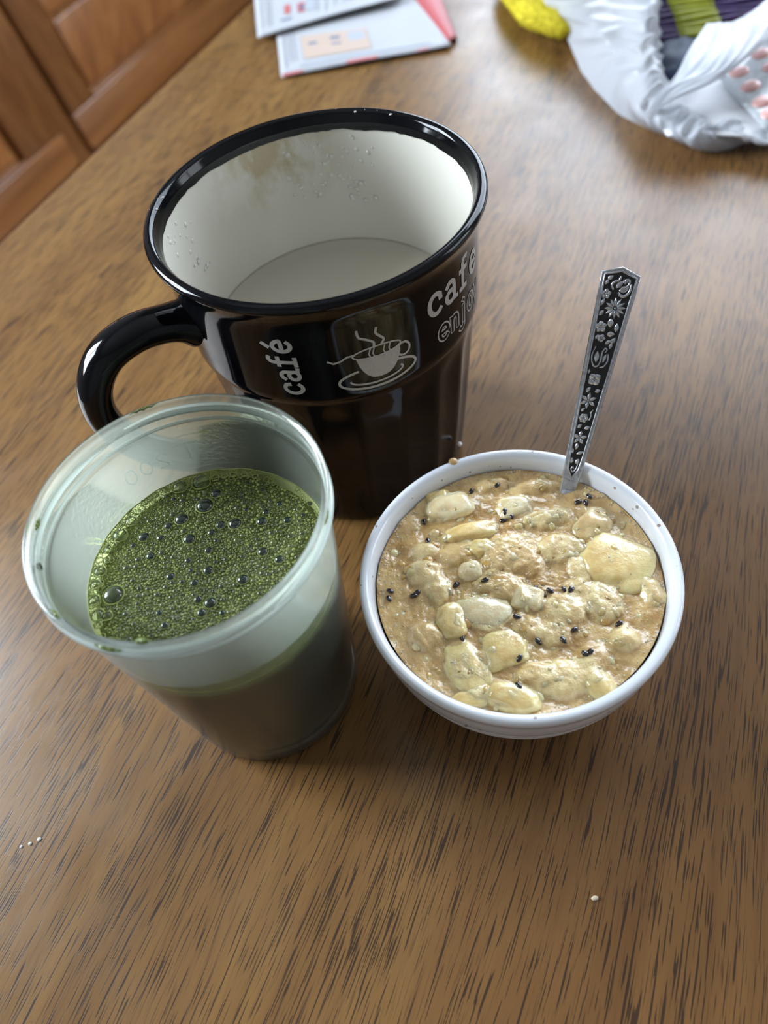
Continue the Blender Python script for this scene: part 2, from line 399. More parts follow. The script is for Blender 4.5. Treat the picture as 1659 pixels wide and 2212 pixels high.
pl = lambda x, y, l: on_band(35.5 + x / DEG, 86.3 + y, l)
mb = MB(); word('enjoy', 6.0, 5.6, 2.2, pl, mb); let = mb.build('lettering', M_GREY, mug, scale=.001)
mb = MB(); word('enjoy', 6.0, 5.6, 1.05, pl, mb, 0.2); mb.build('letter_core', M_BLACK, let, scale=.001)
# steaming cup emblem
ide = lambda x, y, l: on_band(x, y, l)
mb = MB()
cols = []
for i in range(25):
    t = i / 24; x = 2.6 + 16.4 * t; hi = 96.2 - 1.9 * sin(pi * t); lo = 97.0 - 11.0 * (1 - abs(2 * t - 1.06) ** 2.6) ** .62 if abs(2 * t - 1.06) < 1 else hi - .3
    cols.append((x, min(lo, hi - .25), hi))
fill(mb, cols, ide)
ribbon(mb, [(10.8 + 8.6 * cos(a), 96.6 + 2.0 * sin(a)) for a in [pi * 2 * k / 40 for k in range(41)]], 0.6, ide)
for dx in (-2.6, -1.2, 2.6, 4.6): ribbon(mb, [(10.8 + dx, 94.8), (10.4 + dx, 96.2), (11.2 + dx, 98.4)], 0.5, ide)
ribbon(mb, [(10.2 + 14.2 * cos(a), 86.6 + 4.3 * sin(a)) for a in [radians(60 - 300 * k / 50) for k in range(51)]], 0.95, ide)
ribbon(mb, [(9.6 + 9.6 * cos(a), 86.6 + 2.5 * sin(a)) for a in [radians(20 - 200 * k / 40) for k in range(41)]], 0.75, ide)
ribbon(mb, [(20.2 + 2.4 * cos(a), 93.4 + 2.5 * sin(a)) for a in [radians(120 - 260 * k / 24) for k in range(25)]], 0.8, ide)
ribbon(mb, [(-6.2, 96.6), (-4.4, 95.5), (-2.0, 96.0), (.4, 97.2), (3.0, 97.3)], 0.75, ide)
ribbon(mb, [tuple(p)[:2] for p in catmull([(9.8, 98.6, 0), (10.0, 100.4, 0), (7.6, 102.2, 0), (5.4, 103.6, 0), (5.0, 106.2, 0)], 20)], 0.85, ide)
ribbon(mb, [tuple(p)[:2] for p in catmull([(12.6, 98.8, 0), (13.6, 100.4, 0), (12.2, 102.2, 0), (11.2, 103.6, 0), (11.6, 105.4, 0)], 20)], 0.85, ide)
mb.build('cup_emblem', M_GREY, mug, scale=.001)
# condensation on the inner wall and the lip
M_DROP = simple('water_droplets', (0.66, 0.645, 0.58), 0.03, 0.6, coat=0.3)
mb = MB(); rr = random.Random(3)
def inner_drop(phi, z, r):
    R_ = 44.0 + (z - 50) * .0965 if z < 95 else 48.6 + (z - 95) * .127
    n = Vector((-sin(phi), cos(phi), 0)); c = Vector((sin(phi) * R_, -cos(phi) * R_, z)); q = ZX.rotation_difference(n)
    d = MB().dome((0, 0, 0), r, .38, 8, 3)
    mb.add([q @ Vector(p) + c for p in d.v], d.f)
for k in range(85):
    inner_drop(radians(rr.uniform(150, 190) if k < 62 else rr.uniform(-118, -96)), rr.uniform(88, 112), rr.uniform(.35, 1.0) * (1.3 if k % 7 == 0 else 1))
for k in range(26):
    a = radians(rr.uniform(138, 178) if k < 18 else rr.uniform(-112, -100)); R_ = rr.uniform(52.2, 54.6); mb.dome((R_ * sin(a), -R_ * cos(a), 120.25 - abs(R_ - 53.9) * .25), rr.uniform(.2, .5), .7, 8, 3)
dr = mb.build('condensation', M_DROP, mug, scale=.001); dr['kind'] = 'stuff'
mb = MB().dome((0, 0, 0), 1.0, 1, 10, 5, -1.2); d = mb.build('water_droplet', simple('pale_droplet', (.7, .66, .62), .08, .6), mug, scale=.001); d.location = (.0372, -.0292, .020)

# pale drink inside the mug
drink = MB().lathe([(0, 72.2)] + [(45.4 * k / 8, 72.2) for k in range(1, 8)] + [(45.6, 72.25), (46.5, 72.7), (46.2, 71.6), (43.7, 50), (41.3, 26), (39.8, 14), (38, 9), (33, 7), (0, 6.6)], 96).build(
    'pale_drink', simple('cloudy_water', (0.50, 0.455, 0.375), 0.04, 0.5, coat=0.2), scale=.001)
drink.location = mug.location; fixn(drink); prop(drink, 'pale cloudy drink filling the lower half of the black mug', 'drink')


# ------------------------------------------------------------------ translucent plastic cup
def plastic(name, tint=(0.94, 0.96, 0.93), clear=0.5, milky=(0.87, 0.94, 0.83), back=0.04):
    m, nt, b = newmat(name); nt.nodes.remove(b); out = nt.nodes['Material Output']
    tr = N(nt, 'ShaderNodeBsdfTransparent', i_0=(*tint, 1)); tl = N(nt, 'ShaderNodeBsdfTranslucent', i_0=(*milky, 1))
    df = N(nt, 'ShaderNodeBsdfDiffuse', i_0=(*milky, 1)); gl = N(nt, 'ShaderNodeBsdfGlossy', i_0=(1, 1, 1, 1)); gl.inputs['Roughness'].default_value = 0.16
    m1 = N(nt, 'ShaderNodeMixShader', i_0=back); nt.links.new(tl.outputs[0], m1.inputs[1]); nt.links.new(df.outputs[0], m1.inputs[2])
    m2 = N(nt, 'ShaderNodeMixShader', i_0=clear); nt.links.new(m1.outputs[0], m2.inputs[1]); nt.links.new(tr.outputs[0], m2.inputs[2])
    fr = N(nt, 'ShaderNodeFresnel'); fr.inputs['IOR'].default_value = 1.45
    bp = N(nt, 'ShaderNodeBump'); bp.inputs['Strength'].default_value = 0.15; bp.inputs['Distance'].default_value = 0.0004
    nt.links.new(noiz(nt, coords(nt), 900, 2), bp.inputs['Height']); nt.links.new(bp.outputs[0], gl.inputs['Normal'])
    m3 = N(nt, 'ShaderNodeMixShader'); nt.links.new(fr.outputs[0], m3.inputs[0]); nt.links.new(m2.outputs[0], m3.inputs[1]); nt.links.new(gl.outputs[0], m3.inputs[2])
    nt.links.new(m3.outputs[0], out.inputs[0]); return m
M_PLA = plastic('frosted_polypropylene', clear=0.75)
M_PLD = plastic('frosted_polypropylene_thick', clear=0.45, milky=(0.90, 0.96, 0.97), back=0.45)
cup = empty('plastic_cup', (-0.0517, 0.1263, 0), 'frosted translucent screw-neck plastic cup holding green juice', 'cup')
def ro(z): return 31.2 + (38.3 - 31.2) * z / 99.0
prof = [(0, .9), (27, .9), (28.5, 0), (29.6, 0.1), (30.9, 1.4)] + [(ro(z), z) for z in (3, 10, 25, 40, 55, 70, 85, 94, 98)]
prof += [(38.6, 98.8), (38.7, 99.6), (38.4, 101), (38.4, 103.4), (39.2, 104.0), (39.7, 104.7), (39.6, 105.4), (39.1, 105.8), (38.3, 105.6), (37.6, 104.6), (37.2, 103), (37.1, 99.5)]
prof += [(ro(z) - 1.3, z) for z in (97, 85, 70, 55, 40, 25, 10, 4)] + [(29.2, 2.4), (27, 1.9), (0, 1.9)]
fixn(MB().lathe(prof, 128).build('body', M_PLA, cup, scale=.001))
def helix(a0, a1, z0, z1, r, rad, n=60):
    pts = []; rads = []
    for i in range(n + 1):
        t = i / n; a = radians(a0 + (a1 - a0) * t); pts.append((r * sin(a), -r * cos(a), z0 + (z1 - z0) * t)); rads.append(rad * min(1, .15 + 8 * t, .15 + 8 * (1 - t)))
    return MB().tube(pts, rads, 8)
for a0, a1 in ((-145, 28), (33, 205)): helix(a0, a1, 99.6, 101.4, 38.9, 1.15).build('screw_thread', M_PLD, cup, scale=.001)
MB().tube([(38.2 * sin(a), -38.2 * cos(a), 97.0) for a in [2 * pi * k / 96 for k in range(96)]], .55, 6, closed=True).build('shoulder_ring', M_PLD, cup, scale=.001)
# raised volume mark on the far wall, read from outside
def on_cup(s_, z, lift=.05): r = ro(z) - 1.3 - lift; a = radians(s_); return (r * sin(a), -r * cos(a), z)
mb = MB(); pc = lambda x, y, l: on_cup(-160 - x / .62, 84.2 + y, .3)
for k, g in enumerate(([(.1, .95), (.25, 1.25), (.6, 1.3), (.8, 1.0), (.7, .7), (.1, .02), (.85, .02)], arc(.5, .65, .38, .62, 0, 360, 18), arc(.5, .65, .38, .62, 0, 360, 18))):
    ribbon(mb, [(-k * 5.2 + 4.2 - p[0] * 4.4, p[1] * 4.2) for p in g], .55, pc)
ribbon(mb, [(8.5, 9.2), (18, 9.2)], .5, pc); ribbon(mb, [(10, 6), (10, 0)], .5, pc); ribbon(mb, [(6.5, 6), (13.5, 6)], .5, pc)
mb.build('volume_mark', M_PLD, cup, scale=.001)
M_SMEAR = simple('green_juice_smear', (0.13, 0.17, 0.035), 0.25, var=.3, vscale=500)
for a0, a1, z, r, wd in ((-32, -20, 101.6, 39.0, .8), (-14, -9, 105.5, 38.1, .9), (70, 78, 102.2, 39.0, .5), (-52, -46, 105.2, 38.2, .7), (188, 200, 105.5, 38.7, .4), (-100, -94, 104.0, 37.3, .6)):
    n = 12; pts = [(r * sin(radians(a0 + (a1 - a0) * i / n)), -r * cos(radians(a0 + (a1 - a0) * i / n)), z + .25 * sin(i * 1.9)) for i in range(n + 1)]
    MB().tube(pts, [wd * (.2 + .8 * sin(pi * i / n)) for i in range(n + 1)], 6, flat=.9).build('juice_smear', M_SMEAR, cup, scale=.001)
sp = MB().tube([(-36.9, -6.2, 101.5), (-37.0, -6.8, 100.6), (-36.8, -7.4, 99.9)], [.5, .75, .45], 6).build('dark_speck', simple('dark_leaf_bit', (.01, .012, .008), .4), cup, scale=.001)

# ------------------------------------------------------------------ green juice with foam
jui = empty('green_juice', (-0.0517, 0.1263, 0.002), 'dark green frothy juice inside the plastic cup', 'juice')
JZ = 2.0
def jp(l): return [(r, z - JZ) for r, z in l]
fixn(MB().lathe(jp([(0, 2.1), (26.5, 2.1), (29.0, 2.8)] + [(ro(z) - 1.38, z) for z in (5, 10, 25, 40, 55, 62, 66.2)] + [(20, 65.6), (0, 65.6)]), 96).build('liquid', simple('dark_green_juice', (0.012, 0.020, 0.006), 0.3), jui, scale=.001))
def foam_mat():
    m, nt, b = newmat('green_foam'); v = coords(nt)
    vo = N(nt, 'ShaderNodeTexVoronoi', feature='DISTANCE_TO_EDGE'); vo.inputs['Scale'].default_value = 1500; nt.links.new(v, vo.inputs['Vector'])
    n = noiz(nt, v, 90, 3)
    cell = ramp(nt, vo.outputs[0], [(0.0, 1.0), (0.16, 0.0)])
    c = mixc(nt, cell, (0.068, 0.090, 0.012), (0.25, 0.285, 0.075))
    c = mixc(nt, math_(nt, 'MULTIPLY', n, 0.5), c, (0.09, 0.11, 0.017))
    nt.links.new(c, b.inputs['Base Color']); b.inputs['Roughness'].default_value = 0.22
    bump(nt, b, ramp(nt, vo.outputs[0], [(0, 0.0), (0.4, 1.0)]), 0.7, 0.0003)
    return m
def translucent_mix(m, col, fac):
    nt = m.node_tree; b = nt.nodes['Principled BSDF']; tl = N(nt, 'ShaderNodeBsdfTranslucent', i_0=(*col, 1)); mx = N(nt, 'ShaderNodeMixShader', i_0=fac)
    nt.links.new(b.outputs[0], mx.inputs[1]); nt.links.new(tl.outputs[0], mx.inputs[2]); nt.links.new(mx.outputs[0], nt.nodes['Material Output'].inputs[0]); return m
M_FOAM = translucent_mix(foam_mat(), (.62, .70, .26), .25)
M_FSIDE = translucent_mix(simple('green_foam_edge', (0.46, 0.52, 0.17), 0.3, var=.35, vscale=700), (.80, .86, .42), .7)
def foam_drop(a, r):
    a = (math.degrees(a) + 180) % 360 - 180
    w_ = min(1, max(0, (75 - abs(a - 22)) / 22)); return 9.0 * w_ * sm((r - 23.5) / 8)
def foam_z(a, r, z, i):
    d_ = foam_drop(a, r)
    if z - d_ < 66.8: d_ = max(0, z - 66.8)
    return r, z - d_ + .35 * noise.noise(Vector((r * sin(a) * .25, r * cos(a) * .25, 1)))
foam = MB().lathe(jp([(0, 76.0)] + [(32.4 * k / 14, 76.0) for k in range(1, 15)] + [(33.1, 75.4), (33.6, 74.2), (34.2, 72.6), (35.0, 71.8)]), 96, foam_z).build('foam', M_FOAM, jui, scale=.001)
fixn(MB().lathe(jp([(ro(z) - 1.36, z) for z in (66.3, 69, 72, 74, 75.5, 76.8)]), 96).build('foam_side', M_FSIDE, jui, scale=.001))
fixn(MB().lathe(jp([(0, 66.3), (20, 66.3), (34.4, 66.3)]), 64).build('foam_bounce_disc', simple('pale_bounce_disc', (.42, .48, .16), .6), jui, scale=.001))  # unseen pale disc added to bounce light onto the foam side
M_BUB = [simple('bubble_dark', (0.010, 0.022, 0.010), 0.05, .7, coat=.5), simple('bubble_mid', (0.045, 0.06, 0.014), 0.06, .7, coat=.5), simple('bubble_pale', (0.10, 0.122, 0.028), 0.10, .7, coat=.4)]
M_RIM = simple('bubble_rim', (0.30, 0.34, 0.10), 0.25, var=.2, vscale=600)
M_FILM = plastic('clear_bubble_film', tint=(0.95, 0.97, 0.93), clear=0.86, milky=(.5, .55, .42))
placed = []
BUB = [(-1.0,22.4,2.63), (7.9,13.3,2.01), (3.6,14.0,1.48), (-8.2,19.1,2.07), (-5.9,11.1,1.82), (-17.5,7.9,1.36), (15.9,12.1,1.59), (23.5,10.6,1.32), (17.4,15.2,1.07), (21.7,17.3,1.07), (26.4,14.0,0.93), (30.6,15.0,0.8), (15.5,1.3,1.55), (20.0,-2.5,1.4), (9.2,-6.7,1.65), (-0.5,-1.3,1.56), (-0.3,5.7,1.19), (-11.5,-0.7,1.32), (-4.6,-4.5,1.3), (-3.6,-10.2,1.28), (-0.2,-12.1,1.77), (-27.9,-3.0,3.02), (-15.3,-5.8,0.92), (-13.0,-16.2,1.15), (-24.6,5.5,0.95), (-14.6,13.7,1.1), (-7.5,14.6,0.96), (-12.3,17.6,1.25), (-6.3,3.6,1.06), (-22.5,0.6,0.81), (-20.7,-5.0,0.79), (3.1,-7.4,0.89), (-24.1,-10.0,0.92), (-14.6,-11.9,1.03), (-2.7,-14.7,1.39), (0.8,11.8,1.21), (-3.8,-1.6,0.78), (11.0,20.6,0.95), (23.9,4.7,0.91), (15.7,-4.1,0.89), (8.9,19.0,0.95), (18.5,7.3,0.92), (-19.7,15.4,1.67), (2.6,26.3,1.67), (-10.9,21.5,0.98), (-14.2,8.3,0.95), (-10.9,5.9,0.67), (-21.7,-13.8,0.71), (-30.7,31.0,0.0)]
EDGE = [(-8.5,31.5,2.42), (-1.8,31.6,2.83), (-23.6,21.9,1.98), (-26.8,17.3,2.39), (-32.2,5.8,1.93), (-33.2,1.5,1.64), (-33.2,-3.7,1.75), (-31.9,-8.8,1.99), (-29.3,-9.7,1.58), (-25.9,20.4,0.99), (-19.7,28.2,1.0), (-16.2,30.4,1.0), (-13.1,31.8,1.0), (-30.3,13.3,1.4), (-28.7,14.5,0.98), (-30.4,9.3,1.11), (2.7,32.1,1.13), (5.6,32.3,0.85), (8.4,32.0,0.98), (-31.7,-12.0,1.05), (11.8,31.1,0.84), (15.2,29.3,0.83), (-21.6,23.5,0.99), (-32.1,16.2,0.85)]
# every bubble that shows singly is a piece of the foam: a domed film standing in a paler ring
def bub_me(m):
    b = MB().dome((0, 0, 0), 1.0, .62, 14, 4)
    me = bpy.data.meshes.new('bubble'); me.from_pydata(b.v, [], b.f); me.materials.append(M_BUB[m]); me.materials.append(M_RIM)
    k = len(b.f); t = MB().tube([(1.03 * cos(a), 1.03 * sin(a), .02) for a in [2 * pi * j / 14 for j in range(14)]], .11, 5, closed=True)
    me2 = bpy.data.meshes.new('bubble'); me2.from_pydata(b.v + t.v, [], b.f + [tuple(i + len(b.v) for i in f) for f in t.f]); me2.materials.append(M_BUB[m]); me2.materials.append(M_RIM)
    for i, p in enumerate(me2.polygons): p.use_smooth = True; p.material_index = 0 if i < k else 1
    return me2
BME = [bub_me(m) for m in range(3)]
def bubble(x, y, r, m):
    o = bpy.data.objects.new('bubble', BME[m]); COL.objects.link(o); o.parent = foam
    o.location = (x * .001, y * .001, .0742 - .001 * foam_drop(atan2(x, -y), sqrt(x * x + y * y))); o.scale = (r * .001,) * 3; o.rotation_euler = (0, 0, random.uniform(0, 6)); placed.append((x, y, r))
for x, y, r in BUB:
    if r: bubble(x, y, r * 1.0, 0 if r > 1.0 and r < 2.9 else 1)
rb = random.Random(11)
def free(x, y, r, gap=0.05): return all((x - a) ** 2 + (y - b) ** 2 > (r + c + gap) ** 2 for a, b, c in placed)
for x, y, r in EDGE: placed.append((x, y, r))
cnt = 0
while cnt < 225:
    a, q = rb.uniform(0, 2 * pi), 32.0 * sqrt(rb.random()); x, y = q * sin(a), -q * cos(a); r = rb.choice((.45, .5, .55, .65, .75, .9))
    if free(x, y, r): bubble(x, y, r, rb.choice((0, 1, 1, 2, 2))); cnt += 1
# finest froth
cell = {}
for a, b_, c in placed:
    for i in range(int((a - c) // 1), int((a + c) // 1) + 1):
        for j in range(int((b_ - c) // 1), int((b_ + c) // 1) + 1): cell.setdefault((i, j), []).append((a, b_, c))
mbs = [MB(), MB()]; cnt = 0; tries = 0
while cnt < 5200 and tries < 40000:
    tries += 1
    a, q = rb.uniform(0, 2 * pi), 32.6 * sqrt(rb.random()); x, y = q * sin(a), -q * cos(a); r = rb.uniform(.20, .50) * (1.25 if x + y > 22 else 1)
    near = [c for i in (-1, 0, 1) for j in (-1, 0, 1) for c in cell.get((int(x // 1) + i, int(y // 1) + j), ())]
    if all((x - a_) ** 2 + (y - b_) ** 2 > (r * .85 + c_) ** 2 for a_, b_, c_ in near):
        cell.setdefault((int(x // 1), int(y // 1)), []).append((x, y, r)); mbs[cnt % 2].dome((x, y, 74.12 - foam_drop(a, q)), r, .7, 7, 3); cnt += 1
for m_, mat in ((0, M_BUB[2]), (1, M_RIM)): o = mbs[m_].build('froth', mat, foam, scale=.001); o['kind'] = 'stuff'
# large clear bubbles and green strands against the wall
mbf, mbr = MB(), MB()
for x, y, r in EDGE:
    q = MB().dome((x, y, 74.0), r, .9, 14, 5); mbf.add(q.v, q.f)
    mbr.tube([(x + r * cos(t), y + r * sin(t), 74.7 + .3 * sin(3 * t)) for t in [2 * pi * k / 18 for k in range(18)]], .24, 5, closed=True)
for k in range(420):
    a = radians(rb.uniform(-75, -205) if k < 300 else rb.uniform(0, 360)); q = 35.0 - abs(rb.gauss(0, 1.7)); r = rb.uniform(.35, 1.05); x, y = min(q, 35.2 - r) * sin(a), -min(q, 35.2 - r) * cos(a)
    mbr.tube([(x + r * cos(t), y + r * sin(t), 74.6 + .4 * rb.random()) for t in [2 * pi * k2 / 12 for k2 in range(12)]], rb.uniform(.08, .15), 4, closed=True)
mbr.tube([((ro(77) - 1.5) * sin(t), -(ro(77) - 1.5) * cos(t), 75.0 + .15 * sin(23 * t)) for t in [2 * pi * k / 160 for k in range(160)]], .22, 5, closed=True)
o = mbf.build('clear_film', M_FILM, foam, scale=.001); o['kind'] = 'stuff'
o = mbr.build('foam_lace', M_RIM, foam, scale=.001); o['kind'] = 'stuff'

# ------------------------------------------------------------------ speckled bowl
def speckled():
    m, nt, b = newmat('speckled_white_glaze'); v = coords(nt)
    vo = N(nt, 'ShaderNodeTexVoronoi'); vo.inputs['Scale'].default_value = 280; nt.links.new(v, vo.inputs['Vector'])
    rnd = N(nt, 'ShaderNodeSeparateColor'); nt.links.new(vo.outputs['Color'], rnd.inputs[0])
    size = math_(nt, 'MULTIPLY', math_(nt, 'SUBTRACT', rnd.outputs[0], 0.42, True), 0.30)
    spot = math_(nt, 'LESS_THAN', vo.outputs['Distance'], size)
    nt.links.new(mixc(nt, math_(nt, 'MULTIPLY', spot, 0.8), (0.78, 0.80, 0.84), (0.20, 0.11, 0.06)), b.inputs['Base Color'])
    b.inputs['Roughness'].default_value = 0.14; b.inputs['Coat Weight'].default_value = 0.3
    return m
M_BOWL = speckled()
BX, BY = 0.0361, 0.1190
bowl = empty('ceramic_bowl', (BX, BY, 0), 'small white speckled ceramic bowl full of mashed fruit', 'bowl')
prof = [(0, 1.5), (22, 1.5), (24, 0), (27, 0), (28, 1.2), (29, 4), (33.5, 9)]
prof += [(30.0 + (47.6 - 30.0) * sin(min(1, (z - 5) / 42.0) * pi / 2) ** 0.8 - .42 * (1 - cos(2 * pi * z / 5.0)) * (1 if z < 38 else 0), z) for z in [12 + .9 * k for k in range(38)]]
prof += [(48.2, 48.2), (48.7, 50.2), (48.5, 51.4), (47.6, 52.0), (46.2, 51.8), (45.2, 50.6), (44.7, 48), (44.2, 44), (43, 36), (40, 26), (35, 17), (27, 9.5), (16, 6), (0, 5.2)]
fixn(MB().lathe(prof, 128).build('body', M_BOWL, bowl, scale=.001))
bl_ = MB().dome((0, 0, 0), 1.7, .7, 12, 5, -.6).build('food_blob', simple('fruit_drip', (.55, .36, .17), .12, sss=.4), bowl, scale=.001); bl_.location = (26.7 / 1000 - BX, 165.2 / 1000 - BY + .0008, .0515)

# ------------------------------------------------------------------ mashed fruit
def pulp_mat(name, lo, hi, sss, rough=.16, vs=160, bs=.5, flesh=None):
    m, nt, b = newmat(name); v = coords(nt)
    n = noiz(nt, v, vs, 5, .6, .4)
    c_ = ramp(nt, n, [(0.32, lo), (0.66, hi)])
    if flesh:
        at_ = N(nt, 'ShaderNodeAttribute', attribute_name='flesh'); n2 = noiz(nt, v, 260, 4, .6)
        c_ = mixc(nt, math_(nt, 'MULTIPLY', at_.outputs['Fac'], ramp(nt, n2, [(.3, .35), (.6, 1.0)])), c_, flesh)
    nt.links.new(c_, b.inputs['Base Color'])
    b.inputs['Roughness'].default_value = rough; b.inputs['Coat Weight'].default_value = .9; b.inputs['Coat Roughness'].default_value = .04
    b.inputs['Subsurface Weight'].default_value = sss; b.inputs['Subsurface Radius'].default_value = (1, .62, .3); b.inputs['Subsurface Scale'].default_value = .004
    bump(nt, b, noiz(nt, v, 380, 4, .65), bs, .0008); cb_ = N(nt, 'ShaderNodeBump'); cb_.inputs['Strength'].default_value = .6; cb_.inputs['Distance'].default_value = .0006; nt.links.new(noiz(nt, v, 230, 2, .5), cb_.inputs['Height']); nt.links.new(cb_.outputs[0], b.inputs['Coat Normal'])
    return m
M_SYR = pulp_mat('fruit_syrup', (0.50, 0.285, 0.095), (0.78, 0.54, 0.235), .4, .08, 110, .9, (.90, .71, .37))
M_FR = {'y': pulp_mat('fruit_yellow', (.72, .48, .17), (.92, .75, .37), .5), 'c': pulp_mat('fruit_cream', (.62, .41, .16), (.88, .69, .38), .5),
        'w': pulp_mat('fruit_pale', (.76, .58, .30), (.92, .81, .55), .5), 't': pulp_mat('fruit_tan', (.52, .27, .075), (.76, .48, .16), .45)}
mash = empty('mashed_fruit', (BX, BY, .0052), 'lumpy tan mashed fruit with dark seeds filling the white bowl', 'mashed fruit')
MZ = 5.2
CH = [(31.0,-0.3,10.9,9.6,-35,'y'), (29.3,14.4,6.5,5.3,25,'c'), (38.4,-13.6,3.5,5.1,0,'c'), (22.7,-12.8,5.2,6.8,10,'c'), (-12.7,-8.8,8.1,5.7,-20,'w'), (-22.8,-9.3,4.4,5.7,0,'y'), (1.5,-7.7,4.4,4.3,-30,'w'), (11.2,-12.9,5.8,5.3,0,'c'), (-4.8,-0.9,7.6,4.5,-20,'t'), (-21.8,-25.6,5.7,8.4,10,'y'), (-9.7,-21.9,7.2,5.7,10,'y'), (-11.2,-36.7,7.5,4.3,-25,'y'), (-31.5,-12.3,4.4,4.2,0,'t'), (-27.5,9.3,4.6,4.3,0,'c'), (-26.0,17.1,4.4,3.4,0,'c'), (-24.5,2.7,3.6,4.5,0,'c'), (-13.9,33.0,7.3,5.2,0,'w'), (-17.8,38.6,4.3,3.6,0,'y'), (-9.6,21.0,8.1,3.5,0,'y'), (6.8,27.6,5.5,4.3,0,'w'), (16.0,20.4,7.3,3.5,0,'c'), (0.8,10.4,8.8,6.7,-10,'t'), (16.4,8.2,6.1,5.1,0,'c'), (5.3,4.9,4.5,4.2,0,'t'), (21.5,-1.1,5.0,4.5,0,'c'), (5.6,-19.9,5.7,3.8,0,'c'), (5.2,-34.2,8.7,5.4,5,'c'), (-3.3,-32.4,5.3,3.8,0,'t'), (14.6,-30.5,4.4,4.2,0,'t'), (13.3,-38.0,3.7,4.7,20,'y'), (24.8,-26.7,3.8,3.7,0,'c'), (-13.0,6.6,3.6,3.2,0,'w'), (2.6,38.8,4.9,2.7,0,'t'), (15.7,33.9,7.6,2.8,0,'t'), (-22.4,-35.9,6.4,2.8,0,'y'), (17.0,-6.9,3.7,3.3,0,'c'), (-14.6,14.2,6.0,4.0,0,'t'), (-6.3,6.5,3.9,3.5,0,'t'), (-1.7,-15.7,3.7,4.2,0,'t'), (-7.8,14.2,4.0,3.2,0,'y')]
rc = random.Random(5)
chunks = []
for k_, (x, y, a, b, rot, c) in enumerate(CH):
    q = sqrt(x * x + y * y)
    lim = 42.6 - .55 * min(a, b)
    if q > lim: x *= lim / q; y *= lim / q
    h = rc.uniform(3.0, 4.4) * (1.0 if c in 'yw' else .78); chunks.append((x, y, a * 1.12, b * 1.12, h, radians(rot), c, (1.4 if k_ < 2 else rc.uniform(.0, .55) if c in 'yw' else rc.uniform(-.8, .0))))
def ellip(x, y, c):
    cx, cy, a, b, h, r, k, cov = c; dx, dy = x - cx, y - cy; u, v = dx * cos(r) + dy * sin(r), -dx * sin(r) + dy * cos(r); u += 1.1 * noise.noise(Vector((x * .3, y * .3, cx))); v += 1.1 * noise.noise(Vector((x * .3, y * .3, cy))); t = (u / a) ** 2 + (v / b) ** 2
    return 44.4 + h * sqrt(1 - t) if t < 1 else 44.4 - (t - 1) * 4
def smax(a, b, k): h = max(k - abs(a - b), 0) / k; return max(a, b) + h * h * k / 4
def syrup_base(x, y):
    q = sqrt(x * x + y * y)
    return 45.5 + .9 * noise.noise(Vector((x * .09, y * .09, 3))) + .7 * noise.noise(Vector((x * .22, y * .22, 9))) + .32 * noise.noise(Vector((x * .6, y * .6, 4))) + .26 * noise.noise(Vector((x * 1.3, y * 1.3, 4))) + .10 * noise.noise(Vector((x * 2.6, y * 2.6, 8))) + .4 * sm((q - 41) / 3)
def syrup_full(x, y):
    b0 = syrup_base(x, y); z = b0; w = 0
    q = sqrt(x * x + y * y); fade = 1 - sm((q - 40) / 3.5)
    for c in chunks:
        if abs(x - c[0]) > 16 or abs(y - c[1]) > 16: continue
        e = ellip(x, y, c) - c[7] + .55 * noise.noise(Vector((x * .35, y * .35, c[0]))) + .3 * noise.noise(Vector((x * .9, y * .9, c[0])))
        z = smax(z, e, 2.6); w = max(w, min(1, max(0, (e - b0 + .8) / 1.6)) * (.35 if c[6] == 't' else 1))
    return b0 + (z - b0) * fade, w * fade
def syrup_z(x, y): return syrup_full(x, y)[0]
def top_z(x, y): return max([syrup_z(x, y)] + [ellip(x, y, c) for c in chunks if abs(x - c[0]) < 12 and abs(y - c[1]) < 12])
NU_, NV_ = 90, 260; WT = []
def syr(u, v):
    a = 2 * pi * v; r = 43.9 * u; x, y = r * sin(a), -r * cos(a); z, w_ = syrup_full(x, y); WT.append(w_); return (x, y, z - MZ)
mb = MB().grid(syr, NU_, NV_)
so_ = mb.build('syrup', M_SYR, mash, scale=.001)
at_ = so_.data.attributes.new('flesh', 'FLOAT', 'POINT'); at_.data.foreach_set('value', WT)
fixn(so_)
fixn(MB().lathe([(0, .6), (15, 1.2), (26, 4.6), (34, 12), (39.4, 21), (42.6, 31), (43.8, 39), (43.9, 40.8)], 64).build('syrup_depth', M_SYR, mash, scale=.001))
def ico(sub):
    bm = bmesh.new(); bmesh.ops.create_icosphere(bm, subdivisions=sub, radius=1); V = [v.co.copy() for v in bm.verts]; Fc = [tuple(v.index for v in f.verts) for f in bm.faces]; bm.free(); return V, Fc
IC3, IF3 = ico(4); IC1, IF1 = ico(2)
for k, (x, y, a, b, h, r, c, cov) in enumerate(chunks):
    sd = Vector((k * 7.3, k * 3.1, 1)); vs = []
    e = .72 if c in 'yw' else .85
    for p in IC3:
        s_ = Vector([math.copysign(abs(t) ** e, t) for t in p])
        d = .97 + .20 * noise.noise(p * 1.3 + sd) + .06 * noise.noise(p * 4.0 + sd) + .012 * noise.noise(p * 11 + sd)
        s_ *= d; u, v = s_.x * a, s_.y * b
        vs.append((u * cos(r) - v * sin(r), u * sin(r) + v * cos(r), s_.z * h))
    o = MB().add(vs, IF3).build('fruit_chunk', M_FR[c], mash, scale=.001); o.location = (x * .001, y * .001, (44.4 - MZ) * .001)
